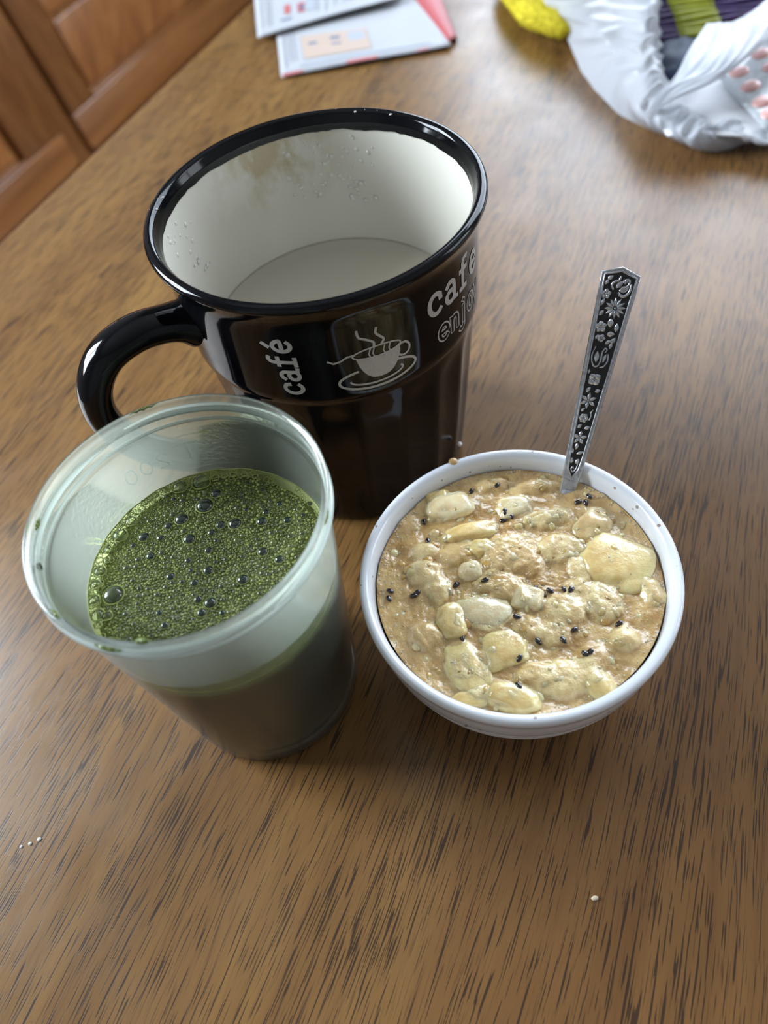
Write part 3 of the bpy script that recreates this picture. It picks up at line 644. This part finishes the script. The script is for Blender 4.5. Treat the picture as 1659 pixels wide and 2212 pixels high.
# small shreds of pulp between the chunks
mbs = {c: MB() for c in 'cty'}
for k in range(300):
    a_, q = rc.uniform(0, 2 * pi), 42 * sqrt(rc.random()); x, y = q * sin(a_), -q * cos(a_); s0 = rc.uniform(.6, 2.2); sd = Vector((k, 0, k * .3)); rr_ = rc.uniform(0, pi); el = rc.uniform(.5, 1)
    z = min(top_z(x, y), 48.2) - .5 * s0; vs = []
    for p in IC1:
        t = p * (1 + .35 * noise.noise(p * 2 + sd)) * s0; u, v = t.x, t.y * el
        vs.append((x + u * cos(rr_) - v * sin(rr_), y + u * sin(rr_) + v * cos(rr_), z + t.z * .6 - MZ))
    mbs[rc.choice('cctty')].add(vs, IF1)
for c, b_ in mbs.items(): o = b_.build('pulp_shreds', M_FR[c], mash, scale=.001); o['kind'] = 'stuff'
SEED = [(3.1,25.7), (4.7,23.8), (1.5,23.1), (3.4,36.9), (-5.3,38.1), (-23.7,29.6), (-23.9,21.6), (-39.4,5.6), (-40.2,3.2), (-18.4,3.1), (-9.5,1.5), (4.5,-4.9), (6.4,-6.7), (8.7,-6.0), (15.0,-7.5), (13.0,-6.8), (-3.6,-13.1), (12.1,-20.5), (0.5,-21.8), (-6.1,-25.9), (-9.0,-34.3), (12.2,-28.9), (13.7,-28.9), (-32.5,1.9), (27.1,24.1), (29.7,23.5), (31.3,25.4), (-20.9,-15.5), (7.6,-23.1), (25.2,-21.3), (-31.0,2.7)]
vs = [(p.x * 1.0 * (1 - .18 * p.x), p.y * .62, p.z * .42) for p in IC1]
M_SEED = simple('dark_seed', (.018, .008, .006), .12, .7, coat=.6)
sme = MB().add(vs, IF1).build('seed', M_SEED, mash); first = True
for x, y in SEED:
    o = sme if first else dupe(sme, mash); first = False
    o.location = (x * .001, y * .001, (top_z(x, y) - MZ + .25) * .001); o.scale = (.0014,) * 3; o.rotation_euler = (rc.uniform(-.35, .35), rc.uniform(-.35, .35), rc.uniform(0, pi))
mb = MB()
for k in range(520):
    a_ = rc.uniform(0, 2 * pi); q = 43.6 - abs(rc.gauss(0, .9)) if k < 380 else 40 * sqrt(rc.random()); x, y = q * sin(a_), -q * cos(a_); r = rc.uniform(.12, .38)
    mb.dome((x, y, (syrup_z(x, y) if k < 380 else min(top_z(x, y), 47)) - MZ), r, .9, 8, 3)
o = mb.build('syrup_bubbles', simple('syrup_bubble', (.62, .52, .36), .04, .7, coat=.5), mash, scale=.001); o['kind'] = 'stuff'

# ------------------------------------------------------------------ spoon
def steel():
    m, nt, b = newmat('worn_steel'); v = coords(nt); n = noiz(nt, v, 700, 3)
    nt.links.new(ramp(nt, n, [(.3, (.50, .51, .54)), (.7, (.70, .72, .76))]), b.inputs['Base Color'])
    b.inputs['Metallic'].default_value = 1; nt.links.new(ramp(nt, n, [(.3, .26), (.7, .40)]), b.inputs['Roughness']); return m
M_ST = steel(); M_PIT = simple('blackened_recess', (.012, .011, .011), .35, .5, var=.3, vscale=900)
SB = Vector((61.4, 148.2, 45.0)) / 1000; SE = Vector((84.6, 182.1, 104.9)) / 1000
spo = empty('spoon', SB, 'ornate steel spoon with floral handle leaning in the bowl', 'spoon')
ya = (SE - SB).normalized(); cd = Vector((0, 0, .2539)) - (SB + SE) / 2; za = (cd - ya * cd.dot(ya)).normalized(); xa = ya.cross(za)
za2 = za * cos(.16) + xa * sin(.16); xa = ya.cross(za2); za = za2
spo.matrix_world = Matrix.Translation(SB) @ Matrix((xa, ya, za)).transposed().to_4x4()
SL = (SE - SB).length * 1000
def hw(y): return 2.55 + (5.75 - 2.55) * y / (SL - 1.5)
def outline(inset, y0, tipdrop):
    yt = SL - 1.6; w1 = hw(yt) - inset
    L = [(-hw(y0 + (yt - y0) * k / 12) + inset, y0 + (yt - y0) * k / 12 - (inset * .6 if k == 12 else 0)) for k in range(13)]
    R_ = [(-x, y) for x, y in L][::-1]
    return L + [(0, SL - inset * 1.05 + .35)] + R_
def plate(mb, pts, z0, z1):
    k = len(pts); mb.add([(x, y, z) for z in (z0, z1) for x, y in pts], [tuple(range(k))[::-1], tuple(range(k, 2 * k))] + [(i, (i + 1) % k, k + (i + 1) % k, k + i) for i in range(k)])
mb = MB(); plate(mb, outline(0, -7, 0), -1.4, 0); o = mb.build('handle', M_ST, spo, scale=.001); fixn(o); bevel(o, .00035, 3)
# raised border around a blackened recess
out_, in_ = outline(.12, 5.0, 0), outline(1.0, 8.2, 0)
in_[0] = (in_[0][0] + .2, 8.6); in_[-1] = (in_[-1][0] - .2, 8.6)
tipb = [(0, 5.6)]
mbp = MB(); pit = in_ + tipb; plate(mbp, pit, -.05, .06); pan = mbp.build('recessed_panel', M_PIT, spo, smooth=False, scale=.001); fixn(pan)
bor = MB(); lo_ = in_ + tipb; bor.tube([(x * 1.0, y, .12) for x, y in lo_], .36, 6, closed=True); ob = out_; bor.tube([(x, y, .02) for x, y in ob + [(0, 4.2)]], .32, 6, closed=True)
ki = len(in_); bor.add([(x, y, .3) for x, y in in_] + [(x, y, .22) for x, y in out_], [(i, i + 1, ki + i + 1, ki + i) for i in range(ki - 1)])
fixn(bor.build('border', M_ST, spo, scale=.001))
nk = MB().tube([(0, 1, -.7), (0, -6, -.9), (0, -14, -1.6), (0, -22, -2.2)], [2.4, 1.9, 1.7, 2.2], 10, flat=.55, side=(1, 0, 0)); nk.build('neck', M_ST, spo, scale=.001)
def sbowl(u, v):
    y = -20 - 19 * u; wd = 7.2 * sqrt(max(0, 1 - (2 * u - 1) ** 2)) + .01; x = (2 * v - 1) * wd; return (x, y, -2.2 - 2.2 * (1 - (2 * u - 1) ** 2) * (1 - (2 * v - 1) ** 2))
sb_ = MB().grid(sbowl, 16, 12).build('spoon_bowl', M_ST, spo, scale=.001); so = sb_.modifiers.new('thick', 'SOLIDIFY'); so.thickness = .0008
def orn(mb, name): fixn(mb.build(name, M_ST, pan, scale=.001))
def leafm(mb, x, y, L_, W_, ang, z=.02, h=.45):
    L_ *= 1.25; W_ *= 1.6
    c, s_ = cos(radians(ang)), sin(radians(ang)); pts = []
    for i in range(7):
        t = i / 6; w_ = W_ * sin(pi * t) ** .8 * (1 - .3 * t) + .015
        for j in (-1, -.5, 0, .5, 1):
            u, v = L_ * t, w_ * j; pts.append((x + u * c - v * s_, y + u * s_ + v * c, z + h * (1 - abs(j) ** 1.6) * sin(pi * min(.97, max(.03, t))) ** .5))
    mb.add(pts, [(i * 5 + j, i * 5 + j + 1, (i + 1) * 5 + j + 1, (i + 1) * 5 + j) for i in range(6) for j in range(4)])
def flower(x, y, n, L_, W_, a0=0, core=.35, gap=.25):
    mb = MB()
    for k in range(n):
        a = a0 + 360 * k / n; leafm(mb, x + gap * cos(radians(a)), y + gap * sin(radians(a)), L_, W_, a)
    mb.dome((x, y, .02), core, 1.2, 10, 4); orn(mb, 'flower')
def scroll(pts, r=.24):
    mb = MB(); P = catmull([(x, y, .22) for x, y in pts], 28); mb.tube(P, [1.35 * r * (.45 + .55 * sin(pi * i / 28) ** .5) for i in range(29)], 7); orn(mb, 'scroll')
def leaf(x, y, L_, W_, a): mb = MB(); leafm(mb, x, y, L_, W_, a); orn(mb, 'leaf')
# from the tip of the handle down, as on the original
y_ = lambda f: SL - f
scroll([(-1.2, y_(6.4)), (-2.0, y_(5.0)), (-1.2, y_(3.9)), (-.2, y_(3.4)), (.1, y_(2.2))], .32); scroll([(3.6, y_(4.0)), (3.6, y_(6.2)), (2.4, y_(7.8)), (1.0, y_(7.6)), (.4, y_(6.8))], .36); scroll([(.6, y_(6.0)), (2.2, y_(5.2)), (3.0, y_(4.0)), (2.6, y_(2.9)), (1.7, y_(3.2)), (1.8, y_(4.0))], .26)
leaf(-.6, y_(5.8), 2.4, .6, 55); leaf(.5, y_(6.6), 2.6, .7, 30); flower(1.7, y_(3.5), 5, .5, .3)
leaf(-3.6, y_(3.6), 1.6, .5, 40); leaf(-3.9, y_(5.2), 1.5, .45, 70); flower(-3.0, y_(7.8), 5, 1.1, .5, 20); leaf(-3.8, y_(11.6), 2.2, .45, 75); leaf(-3.6, y_(14.4), 1.7, .5, 60)
flower(.6, y_(11.6), 12, 2.2, .36, 8, .38, .5)
flower(-2.2, y_(17.6), 5, 1.3, .6, 30); leaf(.6, y_(17.4), 2.2, .7, 100); leaf(2.6, y_(18.6), 2.2, .55, 95); leaf(.0, y_(19.6), 2.0, .6, 10); leaf(2.0, y_(22.4), 2.0, .5, 70); leaf(.2, y_(22.6), 1.8, .45, 40); flower(-1.3, y_(21.0), 5, .9, .45); leaf(-3.0, y_(21.6), 1.4, .4, 70)
scroll([(-2.3, y_(23.6)), (-2.9, y_(26.6)), (-1.9, y_(29.4)), (-.5, y_(29.6)), (.1, y_(27.6)), (.0, y_(25.2)), (.7, y_(23.8)), (1.3, y_(24.4)), (.8, y_(25.2))], .24); scroll([(1.9, y_(25.4)), (2.2, y_(27.6)), (1.4, y_(29.4)), (.2, y_(29.9))], .24); leaf(-1.1, y_(28.6), 3.0, .6, 95); leaf(.9, y_(28.4), 2.4, .45, 80); leaf(1.9, y_(24.0), 1.8, .45, 80)
flower(-.3, y_(33.8), 4, 1.55, .85, 45, .28); leaf(-2.6, y_(32.4), 1.4, .35, 85); leaf(-1.9, y_(38.2), 1.7, .5, 60); leaf(.7, y_(37.6), 1.5, .5, 20)
flower(-.6, y_(40.8), 6, 2.0, .42, 30, .3); leaf(-2.1, y_(44.6), 1.4, .4, 50)
flower(-.7, y_(46.6), 6, 1.15, .55, 0, .3); scroll([(1.6, y_(43.4)), (1.2, y_(44.6)), (1.4, y_(45.8)), (1.1, y_(47.0))], .2)
leaf(-1.9, y_(50.2), 1.6, .45, 55); leaf(.3, y_(50.0), 1.6, .5, 25)
flower(-.4, y_(53.2), 5, 1.7, .45, 90, .25); leaf(-.7, y_(57.4), 2.0, .45, 90); leaf(-1.5, y_(58.8), 1.6, .4, 100); leaf(-.1, y_(58.8), 1.9, .42, 30)
leaf(-1.1, y_(62.2), 1.7, .5, 95); leaf(.4, y_(62.2), 1.7, .5, 75); scroll([(.9, y_(61.4)), (.9, y_(63.4)), (.1, y_(64.9)), (-.7, y_(64.2)), (-.4, y_(63.2)), (.1, y_(63.8))], .18)

# ------------------------------------------------------------------ white carrier bag and what it holds
def bagmat():
    m, nt, b = newmat('thin_white_plastic'); nt.nodes.remove(b); out = nt.nodes['Material Output']
    df = N(nt, 'ShaderNodeBsdfDiffuse', i_0=(.66, .69, .75, 1)); tl = N(nt, 'ShaderNodeBsdfTranslucent', i_0=(.88, .90, .94, 1)); tr = N(nt, 'ShaderNodeBsdfTransparent')
    gl = N(nt, 'ShaderNodeBsdfGlossy'); gl.inputs['Roughness'].default_value = .3
    a = N(nt, 'ShaderNodeMixShader', i_0=.45); nt.links.new(df.outputs[0], a.inputs[1]); nt.links.new(tl.outputs[0], a.inputs[2])
    c = N(nt, 'ShaderNodeMixShader', i_0=.12); nt.links.new(a.outputs[0], c.inputs[1]); nt.links.new(tr.outputs[0], c.inputs[2])
    fr = N(nt, 'ShaderNodeFresnel'); fr.inputs['IOR'].default_value = 1.28; d = N(nt, 'ShaderNodeMixShader'); nt.links.new(fr.outputs[0], d.inputs[0]); nt.links.new(c.outputs[0], d.inputs[1]); nt.links.new(gl.outputs[0], d.inputs[2])
    bp = N(nt, 'ShaderNodeBump'); bp.inputs['Strength'].default_value = .25; bp.inputs['Distance'].default_value = .002
    nt.links.new(noiz(nt, coords(nt, (60, 60, 60)), 1, 4, .6, .6), bp.inputs['Height'])
    for s in (df, gl, tl): nt.links.new(bp.outputs[0], s.inputs['Normal'])
    nt.links.new(d.outputs[0], out.inputs[0]); return m
M_BAG = bagmat()
BAG = [
  [(211.5,755.0,0.0),(229.5,664.1,23.1),(239.9,606.9,37.8),(255.2,575.9,44.1)],
  [(201.7,664.6,0.0),(210.7,604.5,21.0),(223.8,560.2,35.7),(240.7,539.3,42.0)],
  [(202.3,617.7,0.0),(209.0,572.8,18.9),(216.0,536.4,31.5),(230.3,510.4,37.8)],
  [(196.1,558.5,0.0),(199.9,525.8,17.6),(206.3,499.9,30.2),(219.3,482.1,35.7)],
  [(189.3,510.2,0.0),(196.1,487.3,16.8),(202.4,471.7,27.3),(210.6,460.5,31.5)],
  [(193.2,456.3,0.0),(192.4,451.2,15.1),(196.8,443.2,23.1),(207.1,438.9,26.9)],
  [(207.6,424.9,0.0),(195.0,419.2,12.6),(193.6,421.7,18.9),(200.8,420.9,23.1)],
  [(216.3,408.0,0.0),(203.9,406.1,10.9),(202.0,407.4,16.8),(207.5,407.3,18.9)],
  [(228.5,394.5,0.0),(216.2,391.7,7.6),(211.5,392.6,12.6),(213.2,394.6,14.7)],
  [(245.5,396.1,0.0),(238.2,389.6,6.7),(233.4,390.6,11.8),(229.5,393.8,13.9)],
  [(263.9,403.2,0.0),(254.7,384.5,5.9),(247.8,375.9,10.9),(246.2,376.3,12.6)],
  [(287.7,396.0,0.0),(276.6,373.0,5.9),(267.8,361.7,10.9),(264.9,362.1,12.6)],
]
STRAP = [
  [(246.2,480.5,31.1),(252.2,473.3,33.6),(259.3,466.5,35.7),(273.5,468.9,37.8),(304.0,490.0,39.9)],
  [(233.1,464.1,31.1),(239.0,450.4,35.3),(247.9,444.5,38.6),(266.2,450.6,41.2),(295.3,469.1,42.0)],
  [(220.5,448.1,30.2),(226.6,434.9,34.4),(236.1,426.8,38.6),(256.0,432.6,40.7),(289.0,454.1,42.0)],
  [(207.0,430.7,27.7),(213.8,424.2,31.1),(223.2,415.4,34.9),(239.1,415.2,37.8),(283.9,442.5,39.9)],
  [(196.2,417.4,25.2),(202.3,418.6,27.3),(208.5,417.5,29.4),(222.4,409.9,32.8),(235.1,413.1,34.4)],
  [(190.9,411.4,22.3),(192.6,411.0,23.1),(196.3,411.7,23.9),(200.0,411.6,25.2),(201.5,413.0,25.2)],
  [(189.1,408.7,21.0),(189.3,406.6,21.0),(189.6,404.8,21.0),(191.0,405.8,21.0),(192.2,406.3,21.0)],
]
bag = empty('carrier_bag', (.25, .47, 0), 'crumpled thin white plastic carrier bag lying open at the table corner', 'bag')
BO_ = Vector((250, 470, 0))
def folded(rows, nu, nv, amp, fu, fv, edge0=True):
    Pt = patch(rows, nu, nv); mb = MB()
    def pt(u, v):
        i, j = round(u * nu), round(v * nv); p = Pt[i][j]
        a, b = Pt[min(i + 1, nu)][j] - Pt[max(i - 1, 0)][j], Pt[i][min(j + 1, nv)] - Pt[i][max(j - 1, 0)]
        n = a.cross(b); n = n.normalized() if n.length > 1e-9 else Vector((0, 0, 1))
        k = (1 - abs(noise.noise(Vector((u * fu + v * 2.5, v * fv, 2.2)))) * 3.2) * .55 + noise.noise(Vector((u * fu * 2.1 - v * 3, v * fv * 1.5, 7))) * .45
        w = min(1, .15 + v * 3) if edge0 else min(1, .3 + 3 * u, .3 + 3 * (1 - u))
        q = p + n * amp * w * k; q.z = max(q.z, .3); return q - BO_
    return mb.grid(pt, nu, nv)
BAGL = [[(188.2, 671.7, 28.0), (216.6, 627.0, 36.0)], [(179.5, 603.1, 27.0), (198.0, 568.2, 35.0)], [(179.7, 573.4, 24.0), (197.4, 543.7, 31.0)], [(189.9, 561.1, 10.0), (193.4, 510.5, 26.0)]]
rows = []
for k_, r in enumerate(BAG):
    if 1 < k_ < 7: r = r[:3] + [tuple(Vector(r[3]) + Vector((-6, -1, 0)))]
    if k_ < 4: r = BAGL[k_] + r[2:]
    t_ = Vector(r[-1]); rows.append(list(r) + [tuple(t_ + Vector((7, 3, .5))), tuple(t_ + Vector((14, 7, -t_.z * .3))), (t_.x + 30, t_.y + 16, max(5.0, t_.z * .3)), (t_.x + 75, t_.y + 25, 3.5)])
folded(rows, 190, 96, 4.6, 20, 1.1).build('body', M_BAG, bag, scale=.001)
folded([[tuple(Vector(p) + Vector((7 * max(0, 1 - j / 3), 0, 0))) for j, p in enumerate(r)] if i < 4 else r for i, r in enumerate(STRAP)], 60, 44, 1.8, 2.2, 7.0, False).build('handle_loop', M_BAG, bag, scale=.001)

lit = empty('folded_leaflet', (.23, .41, .01), 'plain white folded paper sticking out of the carrier bag mouth', 'paper')
def quad(c, u, v): return (Vector(c[0]) * (1 - u) + Vector(c[1]) * u) * (1 - v) + (Vector(c[3]) * (1 - u) + Vector(c[2]) * u) * v
LO = Vector((230, 410, 10)); PB = [(204, 440, 12.5), (252, 440, 16), (253, 376, 11.5), (201, 402, 11.0)]
M_PAPER = simple('white_paper', (.74, .74, .77), .6, var=.04, vscale=60)
pg = MB().grid(lambda u, v: quad(PB, u, v) - LO + Vector((0, 0, 1.0 * sin(3 * u))), 12, 12).build('sheet', M_PAPER, lit, scale=.001); so = pg.modifiers.new('thick', 'SOLIDIFY'); so.thickness = .0008
M_INK = simple('grey_print', (.34, .34, .38), .6)
mb = MB()
for k in range(5): mb.grid(lambda u, v, k=k: quad(PB, .25 + .3 * u * (1 - .1 * k), .52 + .05 * k + .018 * v) - LO + Vector((0, 0, 1.0 * sin(3 * (.25 + .3 * u)) + .12)), 6, 1)
mb.build('print', M_INK, lit, scale=.001)

bli = empty('blister_pack', (.262, .42, .012), 'silver blister pack of pink tablets in the carrier bag', 'blister pack')
QO = Vector((262, 420, 12)); QB = [(244.5, 438, 19.5), (291, 467.5, 26), (290, 420, 22), (246, 377, 16)]
M_FOIL = simple('clear_blister_foil', (.42, .44, .46), .22, .7, var=.15, vscale=300, bstr=.3)
fl = MB().grid(lambda u, v: quad(QB, u, v) - QO, 8, 8).build('card', M_FOIL, bli, scale=.001); so = fl.modifiers.new('thick', 'SOLIDIFY'); so.thickness = .0006
M_PILL = simple('pink_tablet', (.66, .36, .33), .35, .5, coat=.3, var=.06, vscale=400)
nq = ((Vector(QB[1]) - Vector(QB[0])).cross(Vector(QB[3]) - Vector(QB[0]))).normalized(); nq = nq if nq.z > 0 else -nq
qr = ZX.rotation_difference(nq).to_matrix().to_4x4()
pill = MB().dome((0, 0, 0), 1, .5, 16, 5).build('tablet', M_PILL, bli); first = True
for u, v in ((.24, .16), (.23, .43), (.21, .70), (.62, .18), (.62, .46), (.6, .74), (.2, .9)):
    o = pill if first else dupe(pill, bli); first = False
    p = quad(QB, u, v) - QO + nq * .4; o.matrix_local = Matrix.Translation(p * .001) @ qr @ Matrix.Rotation(radians(18), 4, 'Z') @ Matrix.Diagonal((.0062, .0050, .0050, 1))
mb = MB()
for u0, u1, v0, v1 in ((.40, .50, .10, .13), (.40, .47, .16, .19), (.42, .5, .36, .39), (.03, .06, .3, .5)): mb.grid(lambda u, v: quad(QB, u0 + (u1 - u0) * u, v0 + (v1 - v0) * v) - QO + nq * .2, 2, 2)
mb.build('print', simple('red_print', (.30, .12, .14), .5), bli, scale=.001)

pou = MB().add([(p.x * 17 * (1 + .1 * noise.noise(p * 2)), p.y * 30, p.z * 8 + 1.2 * noise.noise(p * 3)) for p in IC3], IF3).build('dark_pouch', None or simple('navy_wrapper', (.026, .040, .080), .6, .3, var=.7, vscale=70, bstr=.4), scale=.001)
pou.location = (.238, .480, .0150); pou.rotation_euler = (0, 0, radians(-30)); prop(pou, 'dark navy wrapper inside the carrier bag below the purple bundle', 'wrapper')

bun = empty('purple_bundle', (.26, .50, .012), 'bundle of dark purple folded strips with a lime green band', 'bundle')
M_PUR = simple('purple_cloth', (.060, .030, .115), .5, var=.3, vscale=120); M_LIME = simple('lime_band', (.34, .36, .030), .5, var=.15, vscale=120)
for k in range(11):
    y0, z0 = -7 + 3.7 * k, 9 + 1.7 * k; pth = [(-36 + 9 * i, y0 - 1.3 * i + 1.1 * sin(i * .9 + k), z0 + .5 * sin(i * .7 + k * 1.7)) for i in range(14)]
    st_ = MB().tube(pth, 2.3, 10, flat=.75).build('strip', M_PUR, bun, scale=.001)
    i0 = 1.45; bp_ = [Vector(p) for p in pth]
    def along(t): i = min(int(t), 12); return bp_[i] + (bp_[i + 1] - bp_[i]) * (t - i)
    MB().tube([along(2.0 + 2.95 * j / 6) for j in range(7)], 2.5, 10, flat=.78).build('band', M_LIME, st_, scale=.001)

# ------------------------------------------------------------------ yellow fuzzy cloth
clo = empty('yellow_cloth', (.189, .624, 0), 'bright yellow fuzzy cloth tucked against the white bag', 'cloth')
M_YEL = simple('yellow_plush', (.55, .46, .035), .9, .1, var=.15, vscale=150, bstr=.6)
def ysurf(p):
    s_ = Vector([math.copysign(abs(t) ** .85, t) for t in p]); d = 1 + .10 * noise.noise(p * 2.1) + .05 * noise.noise(p * 6)
    return Vector((s_.x * 25 * d + 5 * p.y * p.y * (1 if p.y < 0 else 0), s_.y * 74 * d, 14 + s_.z * 13.5 * d))
MB().add([ysurf(p) for p in IC3], IF3).build('cloth_body', M_YEL, clo, scale=.001)
mb = MB(); rf = random.Random(2)
for k in range(6500):
    p = Vector((rf.gauss(0, 1), rf.gauss(0, 1), rf.gauss(0, 1))).normalized()
    if p.z < -.75: continue
    c = ysurf(p); n = Vector((p.x * 2.4, p.y, p.z * 3)).normalized(); t = n.orthogonal().normalized() * .35; t.rotate(Matrix.Rotation(rf.uniform(0, 6), 3, n))
    e = c + n * rf.uniform(.6, 1.5) + Vector((rf.uniform(-.6, .6), rf.uniform(-.6, .6), rf.uniform(-.5, .3))); e.z = max(.1, e.z)
    mb.add([c + t, c - t, e], [(0, 1, 2)])
o = mb.build('pile', M_YEL, clo, smooth=False, scale=.001); o['kind'] = 'stuff'

# ------------------------------------------------------------------ leaflets at the back
M_NEWS = simple('newsprint', (.43, .44, .47), .6, var=.03, vscale=40)
M_PEACH = simple('peach_print', (.50, .38, .31), .6); M_BLUE = simple('blue_print', (.08, .14, .25), .6); M_REDP = simple('red_print_ink', (.46, .10, .10), .6); M_LIN = simple('fine_text_grey', (.30, .31, .35), .6); M_PALE = simple('pale_blue_print', (.37, .41, .48), .6)
def leaflet(name, label, corners, zf, prints, loc):
    root = empty(name, loc, label, 'leaflet'); L0 = Vector(loc) * 1000
    S = lambda u, v, l=0: quad(corners, u, v) + Vector((0, 0, zf(u, v) + l)) - L0
    sh = MB().grid(lambda u, v: S(u, v), 24, 24).build('sheet', M_NEWS, root, scale=.001); so = sh.modifiers.new('thick', 'SOLIDIFY'); so.thickness = .0004; so.offset = -1
    for mat, rects in prints.items():
        mb = MB()
        for u0, u1, v0, v1 in rects: mb.grid(lambda u, v: S(u0 + (u1 - u0) * u, v0 + (v1 - v0) * v, .35), 8, 4)
        mb.build('print', mat, root, scale=.001)
    return root
P1 = [(-9.3, 595.6, .8), (116.2, 588.1, .8), (112.4, 744.7, .8), (-1.2, 808.4, .8)]
lf1 = leaflet('printed_leaflet', 'printed leaflet with a peach box and red edge marks lying on table', P1, lambda u, v: 1.0 + 2.2 * sin(pi * min(1, max(0, u))) * (1 - v) * .5 + 5 * max(0, u - .82) * (1 - v),
  {M_PEACH: [(.15, .56, .10, .30)], M_BLUE: [(.19, .245, .215, .235), (.33, .39, .235, .26), (.33, .39, .185, .20)], M_REDP: [(.01, .13, .0, .018), (.39, .57, .0, .022), (.80, .87, .0, .015)],
   M_LIN: [(.035, .045, .06, .7), (.07, .078, .1, .7), (.10, .106, .1, .7)], M_PALE: [(.12, .9, .055, .065), (.44, .54, .20, .28)]}, (.05, .66, 0))
RD = [(103, 690, .5), (128, 690, .6), (123.5, 601, .5), (114, 592, .5)]
rp = MB().grid(lambda u, v: quad(RD, u, v) + Vector((0, 0, 2.4 * sin(pi * u) + .3)) - Vector((50, 660, 0)), 8, 12).build('red_page', simple('coral_page', (.46, .085, .09), .55), lf1, scale=.001); so = rp.modifiers.new('thick', 'SOLIDIFY'); so.thickness = .0004
P2 = [(-21.7, 665.0, 3), (92.8, 676.1, 5), (116.8, 723.2, 5), (-17.5, 811.2, 3)]
leaflet('newspaper_flyer', 'flyer with small red and blue pictures resting on top of the leaflet', P2, lambda u, v: 1.2 + 3.5 * max(0, u - .3) * (1 - v) + 1.0 * sin(4 * u),
  {M_REDP: [(.20, .24, .22, .36), (.29, .34, .20, .24), (.29, .34, .32, .36), (.29, .305, .24, .32)], M_BLUE: [(.70, .82, .28, .62), (.17, .25, .13, .15), (.305, .335, .25, .31)], M_LIN: [(.04, .047, .1, .9), (.08, .087, .1, .9), (.105, .11, .1, .9), (.42, .43, .15, .6), (.48, .49, .12, .6), (.54, .55, .2, .7), (.60, .605, .2, .7)], M_PALE: [(.36, .40, .2, .5), (.62, .66, .25, .6)]}, (.03, .72, 0))

# ------------------------------------------------------------------ crumbs
cr = MB().add([(p.x * 1.1 * (1 + .4 * noise.noise(p * 2)), p.y * .7, .35 + p.z * .4) for p in IC1], IF1).build('crumb', simple('pale_crumb', (.6, .5, .36), .5), scale=.001)
cr.location = (.0376, .0352, .0001); prop(cr, 'single pale crumb on the bare table in front of the bowl', 'crumb')
for k, (x, y) in enumerate(((-.1405, .0842), (-.1375, .0846), (-.1345, .0854))):
    d = MB().dome((0, 0, 0), .55 + .1 * k, .5, 10, 4).build('water_drop', M_DROP, scale=.001); d.location = (x, y, .0001); prop(d, ('leftmost', 'middle', 'rightmost')[k] + ' of three tiny clear water drops in a row on the bare table', 'drop', 'water drops left of the cup')
